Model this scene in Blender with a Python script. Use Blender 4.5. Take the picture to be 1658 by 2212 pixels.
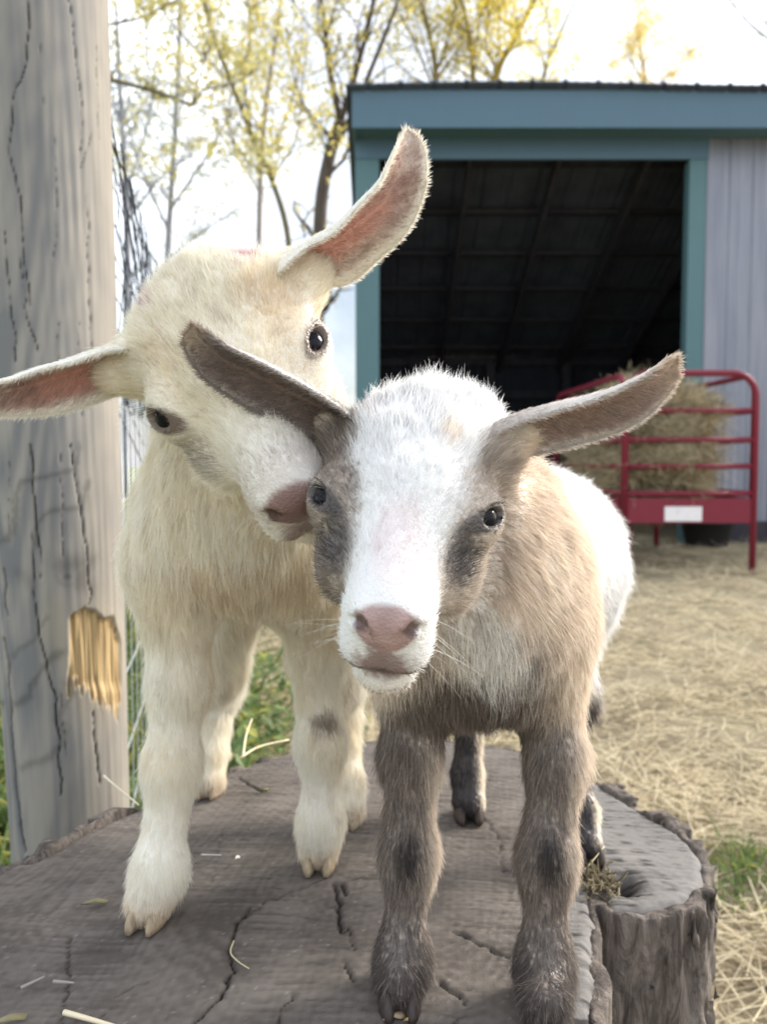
import bpy, bmesh, math, random
import numpy as np
from mathutils import Vector, Matrix
random.seed(7); RNG = np.random.default_rng(11)
R = math.radians
for o in list(bpy.data.objects): bpy.data.objects.remove(o)
S = bpy.context.scene
COL = S.collection

# ------------------------------------------------------------------ camera
CAMZ = 0.78; PITCH = R(3.35); FU = 1724.0; CU, CV = 829.0, 1106.0   # photo measured in 1658 x 2212 units
cam_d = bpy.data.cameras.new('camera'); cam = bpy.data.objects.new('camera', cam_d); COL.objects.link(cam)
cam.location = (0, 0, CAMZ); cam.rotation_euler = (R(90) - PITCH, 0, 0)
cam_d.sensor_fit = 'VERTICAL'; cam_d.sensor_height = 36; cam_d.lens = FU / 2212 * 36
cam_d.clip_start = 0.02; cam_d.clip_end = 2000
cam_d.dof.use_dof = True; cam_d.dof.focus_distance = 0.385; cam_d.dof.aperture_fstop = 11.5
S.camera = cam

# ------------------------------------------------------------------ sky, sun, exposure
SUN_EL, SUN_AZ = R(32), R(62)          # azimuth to the right of straight ahead (behind the scene)
w = bpy.data.worlds.new('World'); S.world = w; w.use_nodes = True
nt = w.node_tree; nt.nodes.clear()
sky = nt.nodes.new('ShaderNodeTexSky'); sky.sky_type = 'NISHITA'; sky.sun_disc = False
sky.sun_elevation = SUN_EL; sky.sun_rotation = SUN_AZ; sky.air_density = 1.0; sky.dust_density = 3.0
# thin broken cloud, on the sky's own directions
geo = nt.nodes.new('ShaderNodeTexCoord'); nz_ = nt.nodes.new('ShaderNodeTexNoise'); nz_.inputs['Scale'].default_value = 2.2
nz_.inputs['Detail'].default_value = 6
rmp = nt.nodes.new('ShaderNodeMapRange'); rmp.inputs[1].default_value = .38; rmp.inputs[2].default_value = .66
rmp.inputs[3].default_value = .10; rmp.inputs[4].default_value = .92
mx = nt.nodes.new('ShaderNodeMix'); mx.data_type = 'RGBA'; mx.inputs[7].default_value = (15, 15.6, 16.4, 1)
bg = nt.nodes.new('ShaderNodeBackground'); bg.inputs[1].default_value = 0.075
wo = nt.nodes.new('ShaderNodeOutputWorld')
nt.links.new(geo.outputs['Generated'], nz_.inputs['Vector']); nt.links.new(nz_.outputs[0], rmp.inputs[0])
nt.links.new(rmp.outputs[0], mx.inputs[0]); nt.links.new(sky.outputs[0], mx.inputs[6])
nt.links.new(mx.outputs[2], bg.inputs[0]); nt.links.new(bg.outputs[0], wo.inputs[0])
sun_d = bpy.data.lights.new('sun', 'SUN'); sun_d.energy = 2.6; sun_d.angle = R(20); sun_d.color = (1, .95, .86)
sun = bpy.data.objects.new('sun', sun_d); COL.objects.link(sun)
sd = Vector((math.sin(SUN_AZ) * math.cos(SUN_EL), math.cos(SUN_AZ) * math.cos(SUN_EL), math.sin(SUN_EL)))
sun.rotation_euler = sd.to_track_quat('Z', 'Y').to_euler(); sun.location = (3, 3, 6)
S.view_settings.view_transform = 'Standard'; S.view_settings.look = 'None'; S.view_settings.gamma = 1
S.view_settings.exposure = 1.12
S.render.engine = 'CYCLES'
S.cycles.use_denoising = True; S.cycles.max_bounces = 10; S.cycles.diffuse_bounces = 7; S.cycles.transparent_max_bounces = 8
S.cycles_curves.shape = 'RIBBONS'

# ------------------------------------------------------------------ photo -> world helpers
def ray(u, v):
    dx, dz = (u - CU) / FU, -(v - CV) / FU
    return np.array([dx, math.cos(PITCH) + dz * math.sin(PITCH), dz * math.cos(PITCH) - math.sin(PITCH)])
def P(u, v, Y):
    r = ray(u, v); t = Y / r[1]
    return np.array([0, 0, CAMZ]) + r * t
def G(u, v, z=0.48):
    r = ray(u, v); t = (z - CAMZ) / r[2]
    return np.array([0, 0, CAMZ]) + r * t
STUMP = 0.48
def project(p):
    """photo coordinates of world points (N,3)"""
    q = np.asarray(p, float) - np.array([0, 0, CAMZ]); c, s_ = math.cos(PITCH), math.sin(PITCH)
    d = q[:, 1] * c - q[:, 2] * s_; h = q[:, 1] * s_ + q[:, 2] * c
    return np.stack([CU + FU * q[:, 0] / d, CV - FU * h / d], 1)
def uvblob(p, c, rad, ang=0.0, ymax=.6):
    """elliptic distance in the photo's own coordinates, to place a coat marking on the body surface"""
    q = project(p) - np.array(c, float); ca, sa = math.cos(ang), math.sin(ang)
    return np.hypot((q[:, 0] * ca + q[:, 1] * sa) / rad[0], (-q[:, 0] * sa + q[:, 1] * ca) / rad[1]) + 9.0 * (p[:, 1] > ymax)

# ------------------------------------------------------------------ object helpers
def tag(o, label=None, cat=None, group=None, kind=None):
    if label: o['label'] = label
    if cat: o['category'] = cat
    if group: o['group'] = group
    if kind: o['kind'] = kind
    return o
def empty(name, loc=(0, 0, 0), label=None, cat=None, group=None):
    o = bpy.data.objects.new(name, None); COL.objects.link(o); o.location = loc; o.empty_display_size = .05
    return tag(o, label, cat, group)
def parent_to(o, par):
    if par is not None:
        o.parent = par
        o.matrix_parent_inverse = Matrix.Translation(-Vector(par.location))   # built in world coordinates
    return o
def mesh_obj(name, verts, faces, mat=None, parent=None, smooth=True, colors=None):
    me = bpy.data.meshes.new(name)
    me.from_pydata([tuple(map(float, v)) for v in verts], [], [tuple(map(int, f)) for f in faces]); me.update()
    if smooth: me.polygons.foreach_set('use_smooth', [True] * len(me.polygons))
    if colors is not None:
        a = me.color_attributes.new('col', 'FLOAT_COLOR', 'POINT')
        c = np.ones((len(verts), 4), np.float32); c[:, :3] = colors
        a.data.foreach_set('color', c.ravel())
    o = bpy.data.objects.new(name, me); COL.objects.link(o)
    if mat: me.materials.append(mat)
    return parent_to(o, parent)
def bm_obj(name, bm, mat=None, parent=None, smooth=False):
    me = bpy.data.meshes.new(name); bmesh.ops.recalc_face_normals(bm, faces=bm.faces[:]); bm.to_mesh(me); bm.free()
    if smooth: me.polygons.foreach_set('use_smooth', [True] * len(me.polygons))
    o = bpy.data.objects.new(name, me); COL.objects.link(o)
    if mat: me.materials.append(mat)
    return parent_to(o, parent)
def add_box(bm, x0, x1, y0, y1, z0, z1, M=None, bev=0):
    r = bmesh.ops.create_cube(bm, size=1)
    for v in r['verts']:
        v.co = Vector(((x0 + x1) / 2 + v.co.x * (x1 - x0), (y0 + y1) / 2 + v.co.y * (y1 - y0), (z0 + z1) / 2 + v.co.z * (z1 - z0)))
    if bev:
        es = list({e for v in r['verts'] for e in v.link_edges})
        rr = bmesh.ops.bevel(bm, geom=es, offset=bev, segments=2, affect='EDGES', profile=.6)
        vs = list({v for f in rr['faces'] for v in f.verts} | {v for v in r['verts'] if v.is_valid})
    else: vs = r['verts']
    if M is not None:
        for v in vs: v.co = M @ v.co
    return vs
class Geo:
    def __init__(s): s.v = []; s.f = []
    def tube(s, pts, rad, n=6, cap=True):
        pts = [Vector(p) for p in pts]; k = len(pts); base = len(s.v)
        if not hasattr(rad, '__len__'): rad = [rad] * k
        up = Vector((.13, .31, .94))
        for i, p in enumerate(pts):
            t = (pts[min(i + 1, k - 1)] - pts[max(i - 1, 0)])
            if t.length < 1e-9: t = Vector((0, 0, 1))
            t.normalize(); a = t.cross(up)
            if a.length < .05: a = t.cross(Vector((1, 0, 0)))
            a.normalize(); b = t.cross(a)
            for j in range(n):
                an = 2 * math.pi * j / n
                s.v.append(p + (a * math.cos(an) + b * math.sin(an)) * rad[i])
        for i in range(k - 1):
            for j in range(n):
                s.f.append((base + i * n + j, base + i * n + (j + 1) % n, base + (i + 1) * n + (j + 1) % n, base + (i + 1) * n + j))
        if cap:
            s.f.append(tuple(base + j for j in range(n))[::-1]); s.f.append(tuple(base + (k - 1) * n + j for j in range(n)))
    def quad(s, a, b, c, d):
        i = len(s.v); s.v += [a, b, c, d]; s.f.append((i, i + 1, i + 2, i + 3))
    def build(s, name, mat, parent=None, smooth=True): return mesh_obj(name, s.v, s.f, mat, parent, smooth)
def smooth_path(pts, n):
    pts = np.array(pts, float); k = len(pts)
    q = np.vstack([2 * pts[0] - pts[1], pts, 2 * pts[-1] - pts[-2]])
    out = []
    for i in range(n):
        s = i / (n - 1) * (k - 1); j = min(int(s), k - 2); t = s - j
        p0, p1, p2, p3 = q[j], q[j + 1], q[j + 2], q[j + 3]
        out.append(.5 * (2 * p1 + (p2 - p0) * t + (2 * p0 - 5 * p1 + 4 * p2 - p3) * t * t + (3 * p1 - p0 - 3 * p2 + p3) * t ** 3))
    return np.array(out)
def curves_obj(name, pos, rad, col, mat, parent=None):
    """pos (N,K,3), rad (N,K), col (N,K,3) -> one hair-curves object"""
    N, K = pos.shape[:2]
    c = bpy.data.hair_curves.new(name); c.add_curves([K] * N)
    c.attributes['position'].data.foreach_set('vector', np.ascontiguousarray(pos, np.float32).ravel())
    a = c.attributes.get('radius') or c.attributes.new('radius', 'FLOAT', 'POINT')
    a.data.foreach_set('value', np.ascontiguousarray(rad, np.float32).ravel())
    if col is not None:
        a = c.attributes.new('col', 'FLOAT_COLOR', 'POINT')
        cc = np.ones((N, K, 4), np.float32); cc[..., :3] = col
        a.data.foreach_set('color', cc.ravel())
    c.materials.append(mat)
    o = bpy.data.objects.new(name, c); COL.objects.link(o)
    return parent_to(o, parent)
def norm(a): return a / np.maximum(np.linalg.norm(a, axis=-1, keepdims=True), 1e-9)
def sm(e0, e1, x):
    t = np.clip((x - e0) / (e1 - e0), 0, 1); return t * t * (3 - 2 * t)
def snoise(p, wl, seed):
    r = np.random.default_rng(seed); o = np.zeros(p.shape[:-1])
    for i in range(7):
        d = r.normal(size=3); d /= np.linalg.norm(d)
        o += np.sin((p @ d) * (2 * math.pi / (wl * r.uniform(.6, 1.6))) + r.uniform(0, 6.28))
    return o / 2.6
def lerp(a, b, t): return a + (b - a) * t[..., None]

# ------------------------------------------------------------------ material helper
class Mat:
    def __init__(s, name, rough=.8, base=(.5, .5, .5)):
        s.m = bpy.data.materials.new(name); s.m.use_nodes = True; s.t = s.m.node_tree
        s.b = s.t.nodes['Principled BSDF']; s.b.inputs['Roughness'].default_value = rough
        s.b.inputs['Base Color'].default_value = (*base, 1); s.b.inputs['Specular IOR Level'].default_value = .3
    def n(s, kind, **kw):
        x = s.t.nodes.new(kind)
        for k, v in kw.items():
            if k in x.inputs: x.inputs[k].default_value = v
            else: setattr(x, k, v)
        return x
    def l(s, a, b): s.t.links.new(a, b)
    def coord(s, scale=(1, 1, 1), loc=(0, 0, 0), kind='Object', rot=(0, 0, 0)):
        c = s.n('ShaderNodeTexCoord'); m = s.n('ShaderNodeMapping'); m.inputs['Scale'].default_value = scale
        m.inputs['Location'].default_value = loc; m.inputs['Rotation'].default_value = rot
        s.l(c.outputs[kind], m.inputs[0]); return m.outputs[0]
    def noise(s, vec, scale, detail=5, rough=.55, dist=0):
        x = s.n('ShaderNodeTexNoise'); x.inputs['Scale'].default_value = scale; x.inputs['Detail'].default_value = detail
        x.inputs['Roughness'].default_value = rough; x.inputs['Distortion'].default_value = dist
        s.l(vec, x.inputs['Vector']); return x.outputs[0]
    def ramp(s, fac, stops):
        x = s.n('ShaderNodeValToRGB'); e = x.color_ramp.elements
        while len(e) < len(stops): e.new(.5)
        for i, (p, c) in enumerate(stops):
            e[i].position = p; e[i].color = (*c, 1) if hasattr(c, '__len__') else (c, c, c, 1)
        s.l(fac, x.inputs[0]); return x.outputs[0]
    def mix(s, fac, a, b, mode='MIX'):
        x = s.n('ShaderNodeMix'); x.data_type = 'RGBA'; x.blend_type = mode
        for i, val in ((0, fac), (6, a), (7, b)):
            if isinstance(val, (int, float)): x.inputs[i].default_value = val
            elif isinstance(val, tuple): x.inputs[i].default_value = (*val, 1)
            else: s.l(val, x.inputs[i])
        return x.outputs[2]
    def math(s, op, a, b=0, clamp=False):
        x = s.n('ShaderNodeMath'); x.operation = op; x.use_clamp = clamp
        for i, val in enumerate((a, b)):
            if isinstance(val, (int, float)): x.inputs[i].default_value = val
            else: s.l(val, x.inputs[i])
        return x.outputs[0]
    def base(s, c): s.l(c, s.b.inputs['Base Color']); return s
    def bump(s, h, strength=.5, dist=.01):
        x = s.n('ShaderNodeBump'); x.inputs['Strength'].default_value = strength; x.inputs['Distance'].default_value = dist
        s.l(h, x.inputs['Height']); s.l(x.outputs[0], s.b.inputs['Normal']); return s

def attr_mat(name, rough, trans=0.0, spec=.3, bumpn=None):
    m = Mat(name, rough); a = m.n('ShaderNodeAttribute'); a.attribute_name = 'col'; m.base(a.outputs['Color'])
    m.b.inputs['Specular IOR Level'].default_value = spec
    if bumpn: m.bump(m.noise(m.coord(), bumpn[0], 4), bumpn[1], bumpn[2])
    if trans:
        tr = m.n('ShaderNodeBsdfTranslucent'); mxs = m.n('ShaderNodeMixShader'); mxs.inputs[0].default_value = trans
        m.l(a.outputs['Color'], tr.inputs[0]); m.l(m.b.outputs[0], mxs.inputs[1]); m.l(tr.outputs[0], mxs.inputs[2])
        m.l(mxs.outputs[0], m.t.nodes['Material Output'].inputs[0])
    return m.m
FUR = attr_mat('fur_coat', .55, .35, .25)
SKIN = attr_mat('goat_skin', .36, 0, .45)
_t = SKIN.node_tree; _v = _t.nodes.new('ShaderNodeTexVoronoi'); _v.inputs['Scale'].default_value = 750; _c = _t.nodes.new('ShaderNodeTexCoord')
_b = _t.nodes.new('ShaderNodeBump'); _b.inputs['Strength'].default_value = .55; _b.inputs['Distance'].default_value = .0006; _b.invert = True
_t.links.new(_c.outputs['Object'], _v.inputs['Vector']); _t.links.new(_v.outputs['Distance'], _b.inputs['Height']); _t.links.new(_b.outputs[0], _t.nodes['Principled BSDF'].inputs['Normal'])

#=====GOATS=====
# ------------------------------------------------------------------ implicit bodies
class Prim:
    def __init__(s, kind, a, b, ra, rb, k, flow, length, M=None, sub=False, tagname=''):
        s.kind, s.a, s.b, s.ra, s.rb, s.k = kind, np.array(a, float), None if b is None else np.array(b, float), ra, rb, k
        s.flow = None if flow is None else norm(np.array(flow, float)); s.len = length; s.M = M; s.sub = sub; s.tag = tagname
    def d(s, p):
        if s.kind == 'cone':
            ab = s.b - s.a; t = np.clip(((p - s.a) @ ab) / (ab @ ab), 0, 1)
            return np.linalg.norm(p - s.a - t[..., None] * ab, axis=-1) - (s.ra + (s.rb - s.ra) * t)
        q = p - s.a
        if s.M is not None: q = q @ s.M.T
        r = np.array(s.ra); k0 = np.linalg.norm(q / r, axis=-1); k1 = np.linalg.norm(q / (r * r), axis=-1)
        return k0 * (k0 - 1) / np.maximum(k1, 1e-6)
    def box(s, mgn):
        if s.kind == 'cone':
            m = max(s.ra, s.rb) + mgn
            return np.minimum(s.a, s.b) - m, np.maximum(s.a, s.b) + m
        m = max(s.ra) + mgn
        return s.a - m, s.a + m
def smin(a, b, k):
    h = np.maximum(k - np.abs(a - b), 0) / k
    return np.minimum(a, b) - h * h * k * .25
def field(prims, p):
    d = None
    for q in prims:
        e = q.d(p)
        if q.sub: d = -smin(-d, e, q.k)
        else: d = e if d is None else smin(d, e, q.k)
    return d
def surface(prims, h):
    lo = np.min([q.box(.01)[0] for q in prims], 0); hi = np.max([q.box(.01)[1] for q in prims], 0)
    n = np.ceil((hi - lo) / h).astype(int) + 1
    F = np.full(n, .05, np.float32)
    ax = [lo[i] + h * np.arange(n[i]) for i in range(3)]
    for q in prims:
        b0, b1 = q.box(q.k + .004)
        i0 = np.maximum(((b0 - lo) / h).astype(int), 0); i1 = np.minimum(np.ceil((b1 - lo) / h).astype(int) + 1, n)
        if (i1 <= i0).any(): continue
        g = np.stack(np.meshgrid(*[ax[i][i0[i]:i1[i]] for i in range(3)], indexing='ij'), -1)
        e = q.d(g); sl = tuple(slice(i0[i], i1[i]) for i in range(3))
        F[sl] = -smin(-F[sl], e, q.k) if q.sub else smin(F[sl], e, q.k)
    ins = F < 0
    c = np.zeros(tuple(n - 1), np.int8)
    for dx in (0, 1):
        for dy in (0, 1):
            for dz in (0, 1):
                c += ins[dx:n[0] - 1 + dx, dy:n[1] - 1 + dy, dz:n[2] - 1 + dz]
    cells = np.argwhere((c > 0) & (c < 8)); idx = np.full(c.shape, -1, np.int64)
    idx[tuple(cells.T)] = np.arange(len(cells))
    V = lo + (cells + .5) * h
    faces = []
    for a in range(3):
        b, d_ = (a + 1) % 3, (a + 2) % 3
        s0 = [slice(1, n[i] - 1) for i in range(3)]; s0[a] = slice(0, n[a] - 1); s1 = list(s0); s1[a] = slice(1, n[a])
        A, B = ins[tuple(s0)], ins[tuple(s1)]
        e = np.argwhere(A != B); fl = A[tuple(e.T)]
        e = e + np.array([0 if i == a else 1 for i in range(3)])
        ob = np.zeros(3, int); ob[b] = 1; od = np.zeros(3, int); od[d_] = 1
        q0 = idx[tuple((e - ob - od).T)]; q1 = idx[tuple((e - od).T)]; q2 = idx[tuple(e.T)]; q3 = idx[tuple((e - ob).T)]
        Q = np.stack([q0, q1, q2, q3], 1); Q[~fl] = Q[~fl][:, ::-1]; faces.append(Q)
    Fc = np.vstack(faces)
    for it in range(5):
        f0 = field(prims, V); e = 5e-4
        g = np.stack([field(prims, V + np.eye(3)[i] * e) - f0 for i in range(3)], 1) / e
        g2 = np.maximum((g * g).sum(1, keepdims=True), .2)
        V = V - np.clip(f0[:, None], -h, h) * g / g2 * .9
    return V, Fc
def vnormals(V, Fc):
    n = np.cross(V[Fc[:, 2]] - V[Fc[:, 0]], V[Fc[:, 3]] - V[Fc[:, 1]]); N = np.zeros_like(V)
    for i in range(4): np.add.at(N, Fc[:, i], n)
    return norm(N)
def sample(V, Fc, N, n):
    T = np.vstack([Fc[:, [0, 1, 2]], Fc[:, [0, 2, 3]]])
    A = np.linalg.norm(np.cross(V[T[:, 1]] - V[T[:, 0]], V[T[:, 2]] - V[T[:, 0]]), axis=1)
    i = RNG.choice(len(T), n, p=A / A.sum()); r1, r2 = RNG.random((2, n)); s = np.sqrt(r1)
    wts = np.stack([1 - s, s * (1 - r2), s * r2], 1)
    T = T[i]
    return sum(V[T[:, k]] * wts[:, k:k + 1] for k in range(3)), norm(sum(N[T[:, k]] * wts[:, k:k + 1] for k in range(3)))
def grow(p, n, flow, L, lift, width, K=5, clump=.5, cell=.0045, droop=.15, wav=.25):
    """strand roots p, normals n, flow directions (tangentised), lengths L -> (N,K,3),(N,K)"""
    N = len(p)
    flow = norm(flow + .10 * np.stack([snoise(p, .03, 50 + i) for i in range(3)], 1) + .06 * np.stack([snoise(p, .009, 60 + i) for i in range(3)], 1))
    ft = norm(flow - (flow * n).sum(1, keepdims=True) * n + 1e-6)
    lift = np.asarray(lift)[..., None] * np.ones((N, 1)) * RNG.uniform(.6, 1.4, (N, 1))
    d0 = norm(n * lift + ft * (1 - .5 * lift) + RNG.normal(0, .10, (N, 3)))
    bend = ft * .35 - n * .25 * lift + np.array([0, 0, -1.0]) * droop + RNG.normal(0, .12, (N, 3))
    L = L * RNG.uniform(.55, 1.25, N)
    cell = np.where(L > .0115, .0085, .0042)[:, None]
    key = np.floor((p + .0015 * np.stack([snoise(p, .012, 70 + i) for i in range(3)], 1)) / cell).astype(np.int64)
    h = key[:, 0] * 73856093 ^ key[:, 1] * 19349663 ^ key[:, 2] * 83492791
    _, inv = np.unique(h, return_inverse=True); inv = inv.ravel()
    cnt = np.bincount(inv)[:, None]
    cm = np.stack([np.bincount(inv, p[:, i]) for i in range(3)], 1) / cnt
    pull = cm[inv] - p
    out = np.zeros((N, K, 3), np.float32)
    ph = RNG.uniform(0, 6.28, (N, 1)); side = norm(np.cross(n, ft))
    for k in range(K):
        t = k / (K - 1)
        out[:, k] = p - n * .0008 + L[:, None] * (d0 * t + bend * t * t * .55) + pull * (clump * np.clip(L / .013, .15, 1))[:, None] * t ** 1.3 * RNG.uniform(.7, 1.2) + side * (np.sin(ph + t * 4) * wav * L[:, None] * t * .22)
    wv = np.asarray(width) * np.ones(N) * RNG.uniform(.75, 1.3, N)
    rad = np.stack([wv * (1 - (k / (K - 1)) ** 2 * .88) for k in range(K)], 1)
    return out, rad

def ear(spine, openv, widths, depths, thick=.0022, nsec=30, narc=20, roll=None):
    """cupped leaf-shaped ear: closed crescent sections swept along the spine. returns V,F,per-vertex (s,theta,inner), T, O"""
    C = smooth_path(spine, nsec); T = norm(np.gradient(C, axis=0))
    O = np.array([openv] * nsec, float) if np.ndim(openv) == 1 else smooth_path(openv, nsec)
    O = norm(O - (O * T).sum(1, keepdims=True) * T); Wd = np.cross(T, O)
    s = np.linspace(0, 1, nsec); w_ = np.interp(s, *widths); dp = np.interp(s, *depths)
    th = np.linspace(-1, 1, narc) * 1.75
    V = []; info = []
    for i in range(nsec):
        tk = thick * min(1, 3.2 * (1 - s[i]) + .25)
        for inner in (0, 1):
            tt = th if not inner else th[::-1]
            for a in tt:
                ed = abs(a) / 1.75; r = 1 - (tk / max(w_[i], .003)) * inner * (1 - ed ** 6)
                wx = math.sin(a * .88) * w_[i] * r
                dx = -math.cos(a * .88) * dp[i] + inner * tk * (1 - ed ** 4)
                V.append(C[i] + Wd[i] * wx + O[i] * dx); info.append((s[i], a / 1.75, inner, i))
    m = 2 * narc; Fc = []
    for i in range(nsec - 1):
        for j in range(m):
            Fc.append((i * m + j, i * m + (j + 1) % m, (i + 1) * m + (j + 1) % m, (i + 1) * m + j))
    V = np.array(V); Fc = np.array(Fc); info = np.array(info)
    N = vnormals(V, Fc); ctr = C[info[:, 3].astype(int)]
    # outer side normals must point away from the opening
    outer = info[:, 2] == 0; mid = outer & (np.abs(info[:, 1]) < .3)
    if ((N[mid] * O[info[mid, 3].astype(int)]).sum(1).mean() > 0): Fc = Fc[:, ::-1]
    return V, Fc, info, T, O

def build_goat(name, label, base, prims, frame, ears, colour, nfur, eye_spec, no_fur, ear_cols, hooves, nose_pts):
    root = empty(name, base, label, 'goat')
    V, Fc = surface(prims, .0023)
    N = vnormals(V, Fc)
    pos = [q for q in prims if not q.sub and q.flow is not None]
    def props(p):
        D = np.stack([q.d(p) for q in pos], 1); wt = np.exp(-(D - D.min(1, keepdims=True)) / .005); wt /= wt.sum(1, keepdims=True)
        return wt @ np.array([q.flow for q in pos]), wt @ np.array([q.len for q in pos])
    c, bald = colour(V)
    allV, allF, allC = [V], [Fc], [c]; off = len(V)
    P_, N_, Fl, L_, C_, W_, Lf = [], [], [], [], [], [], []
    p, n = sample(V, Fc, N, nfur)
    # fewer strands where the surface faces well away from the camera side
    view = norm(np.array([0, 0, CAMZ]) - p); fc = (n * view).sum(1)
    keep = RNG.random(len(p)) < np.where(fc > -.35, 1, .35)
    p, n = p[keep], n[keep]
    cc, bd = colour(p); keep = (RNG.random(len(p)) > bd) & ~no_fur(p)
    p, n, cc = p[keep], n[keep], cc[keep]
    fl, ln = props(p)
    P_.append(p); N_.append(n); Fl.append(fl); L_.append(ln); C_.append(cc); W_.append(np.full(len(p), .000122)); Lf.append(np.interp(ln, [.002, .006, .010, .015, .018], [.12, .20, .30, .42, .6]))
    for e in ears:
        EV, EF, info, T, O = ear(*e['geo'])
        EN = vnormals(EV, EF)
        ec = e['col'](info, EV)
        allV.append(EV); allF.append(EF + off); allC.append(ec); off += len(EV)
        # fur on the ear
        ne = e.get('n', 16000); T3 = np.vstack([EF[:, [0, 1, 2]], EF[:, [0, 2, 3]]])
        A = np.linalg.norm(np.cross(EV[T3[:, 1]] - EV[T3[:, 0]], EV[T3[:, 2]] - EV[T3[:, 0]]), axis=1)
        i = RNG.choice(len(T3), ne, p=A / A.sum()); r1, r2 = RNG.random((2, ne)); sq = np.sqrt(r1)
        wt = np.stack([1 - sq, sq * (1 - r2), sq * r2], 1); T3 = T3[i]
        ep = sum(EV[T3[:, k]] * wt[:, k:k + 1] for k in range(3)); en = norm(sum(EN[T3[:, k]] * wt[:, k:k + 1] for k in range(3)))
        inf = sum(info[T3[:, k]] * wt[:, k:k + 1] for k in range(3)); ecc = e['col'](inf, ep, True)
        inner = inf[:, 2] > .5; edge = np.abs(inf[:, 1]) > .82
        dens = np.where(inner & ~edge, e.get('inner', .25), 1.0)
        k_ = RNG.random(ne) < dens
        ti = T[np.clip(inf[:, 3].astype(int), 0, len(T) - 1)]
        sd_ = norm(np.cross(ti, O[np.clip(inf[:, 3].astype(int), 0, len(T) - 1)])) * np.sign(inf[:, 1:2])
        fl = ti + np.where(edge[:, None], sd_ * .8, 0) + np.where((inner & ~edge)[:, None], sd_ * .5, 0)
        ln = np.where(edge, .0042, np.where(inner, .0058, .0042)) * (1 - .25 * inf[:, 0])
        P_.append(ep[k_]); N_.append(en[k_]); Fl.append(fl[k_]); L_.append(ln[k_]); C_.append(ecc[k_]); W_.append(np.full(k_.sum(), .00014)); Lf.append(np.where(inner, .55, .22)[k_])
    V = np.vstack(allV); Fc = np.vstack(allF); C0 = np.vstack(allC)
    body = mesh_obj('body', V, Fc, SKIN, root, True, C0 * .92)
    p = np.vstack(P_); n = np.vstack(N_); fl = np.vstack(Fl); ln = np.concatenate(L_); cc = np.vstack(C_)
    # goat hair never grows through the floor of the hoof
    wh = sm(.6, .85, cc.min(1)); cc = cc * (1 + (1 - .6 * wh) * (.09 * RNG.normal(0, 1, len(cc)) + .07 * snoise(p, .0045, 97) + .05 * snoise(p, .012, 98)))[:, None]
    ln = ln * (1 + .25 * np.clip(snoise(p, .016, 99), -1, 1.2) * (ln > .009))
    hair, rad = grow(p, n, fl, ln, np.concatenate(Lf), np.concatenate(W_))
    hair[..., 2] = np.maximum(hair[..., 2], STUMP + .0015)
    ec = np.clip(np.repeat(cc[:, None], hair.shape[1], 1) * np.array([.82, .93, 1.0, 1.05, 1.08])[None, :, None], .01, .93)
    ax, org, sc = frame; ext = []
    def lock(a, d, L, sag): 
        d = norm(np.array(d) @ ax); a = org + (np.array(a) * sc) @ ax
        return np.stack([a + d * L * t + np.array([0, 0, -1]) * sag * L * t * t for t in np.linspace(0, 1, 5)])
    for sx in (-1, 1):
        o, f, u = eye_axes(sx)
        for k in range(46):           # lashes along the upper lid
            t = RNG.uniform(-.95, .95); sg = -np.sign(u[1]) if k % 4 else np.sign(u[1]); c0_ = EYE_C(sx) + o * (1.0 - .25 * t * t) + f * t * .85 + u * sg * .42 * math.sqrt(1 - t * t * .9)
            ext.append((lock(c0_, o * .9 + u * sg * .7 + f * t * .4 + RNG.normal(0, .1, 3), .0062 if k % 4 else .003, .3), .00011, np.array([.10, .08, .07])))
        for k in range(16):           # whiskers on lip and brow
            a = (sx * RNG.uniform(1.3, 1.9), RNG.uniform(5.0, 6.4), RNG.uniform(-2.6, -1.2)) if k < 11 else (sx * 3.4, RNG.uniform(-.5, .6), 1.0)
            ext.append((lock(a, (sx * 1.0, RNG.uniform(-.1, .6), RNG.uniform(-.5, .3) if k < 11 else .8), RNG.uniform(.012, .028), .2), .00008, np.array([.85, .83, .8])))
    hair = np.vstack([hair, np.array([e[0] for e in ext], np.float32)]); rad = np.vstack([rad, np.array([[e[1] * (1 - .8 * t) for t in np.linspace(0, 1, 5)] for e in ext])])
    ec = np.vstack([ec, np.array([[e[2]] * 5 for e in ext])])
    curves_obj('fur', hair, rad, ec, FUR, root)
    # eyes
    ax, org, sc = frame
    for sx in (-1, 1):
        c_, outd, r_ = eye_spec(sx)
        ctr = org + (np.array(c_) * sc) @ ax; od = norm(np.array(outd) @ ax); fwd = ax[1]
        build_eye(ctr, od, fwd, r_ * sc, root)
    for hp in hooves: build_hoof(*hp, root)
    return root
EYE_MAT = None
def eye_mat():
    global EYE_MAT
    if EYE_MAT: return EYE_MAT
    m = Mat('eyeball', .05); a = m.n('ShaderNodeAttribute'); a.attribute_name = 'col'; m.base(a.outputs['Color'])
    m.b.inputs['Specular IOR Level'].default_value = .14
    EYE_MAT = m.m; return EYE_MAT
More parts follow.
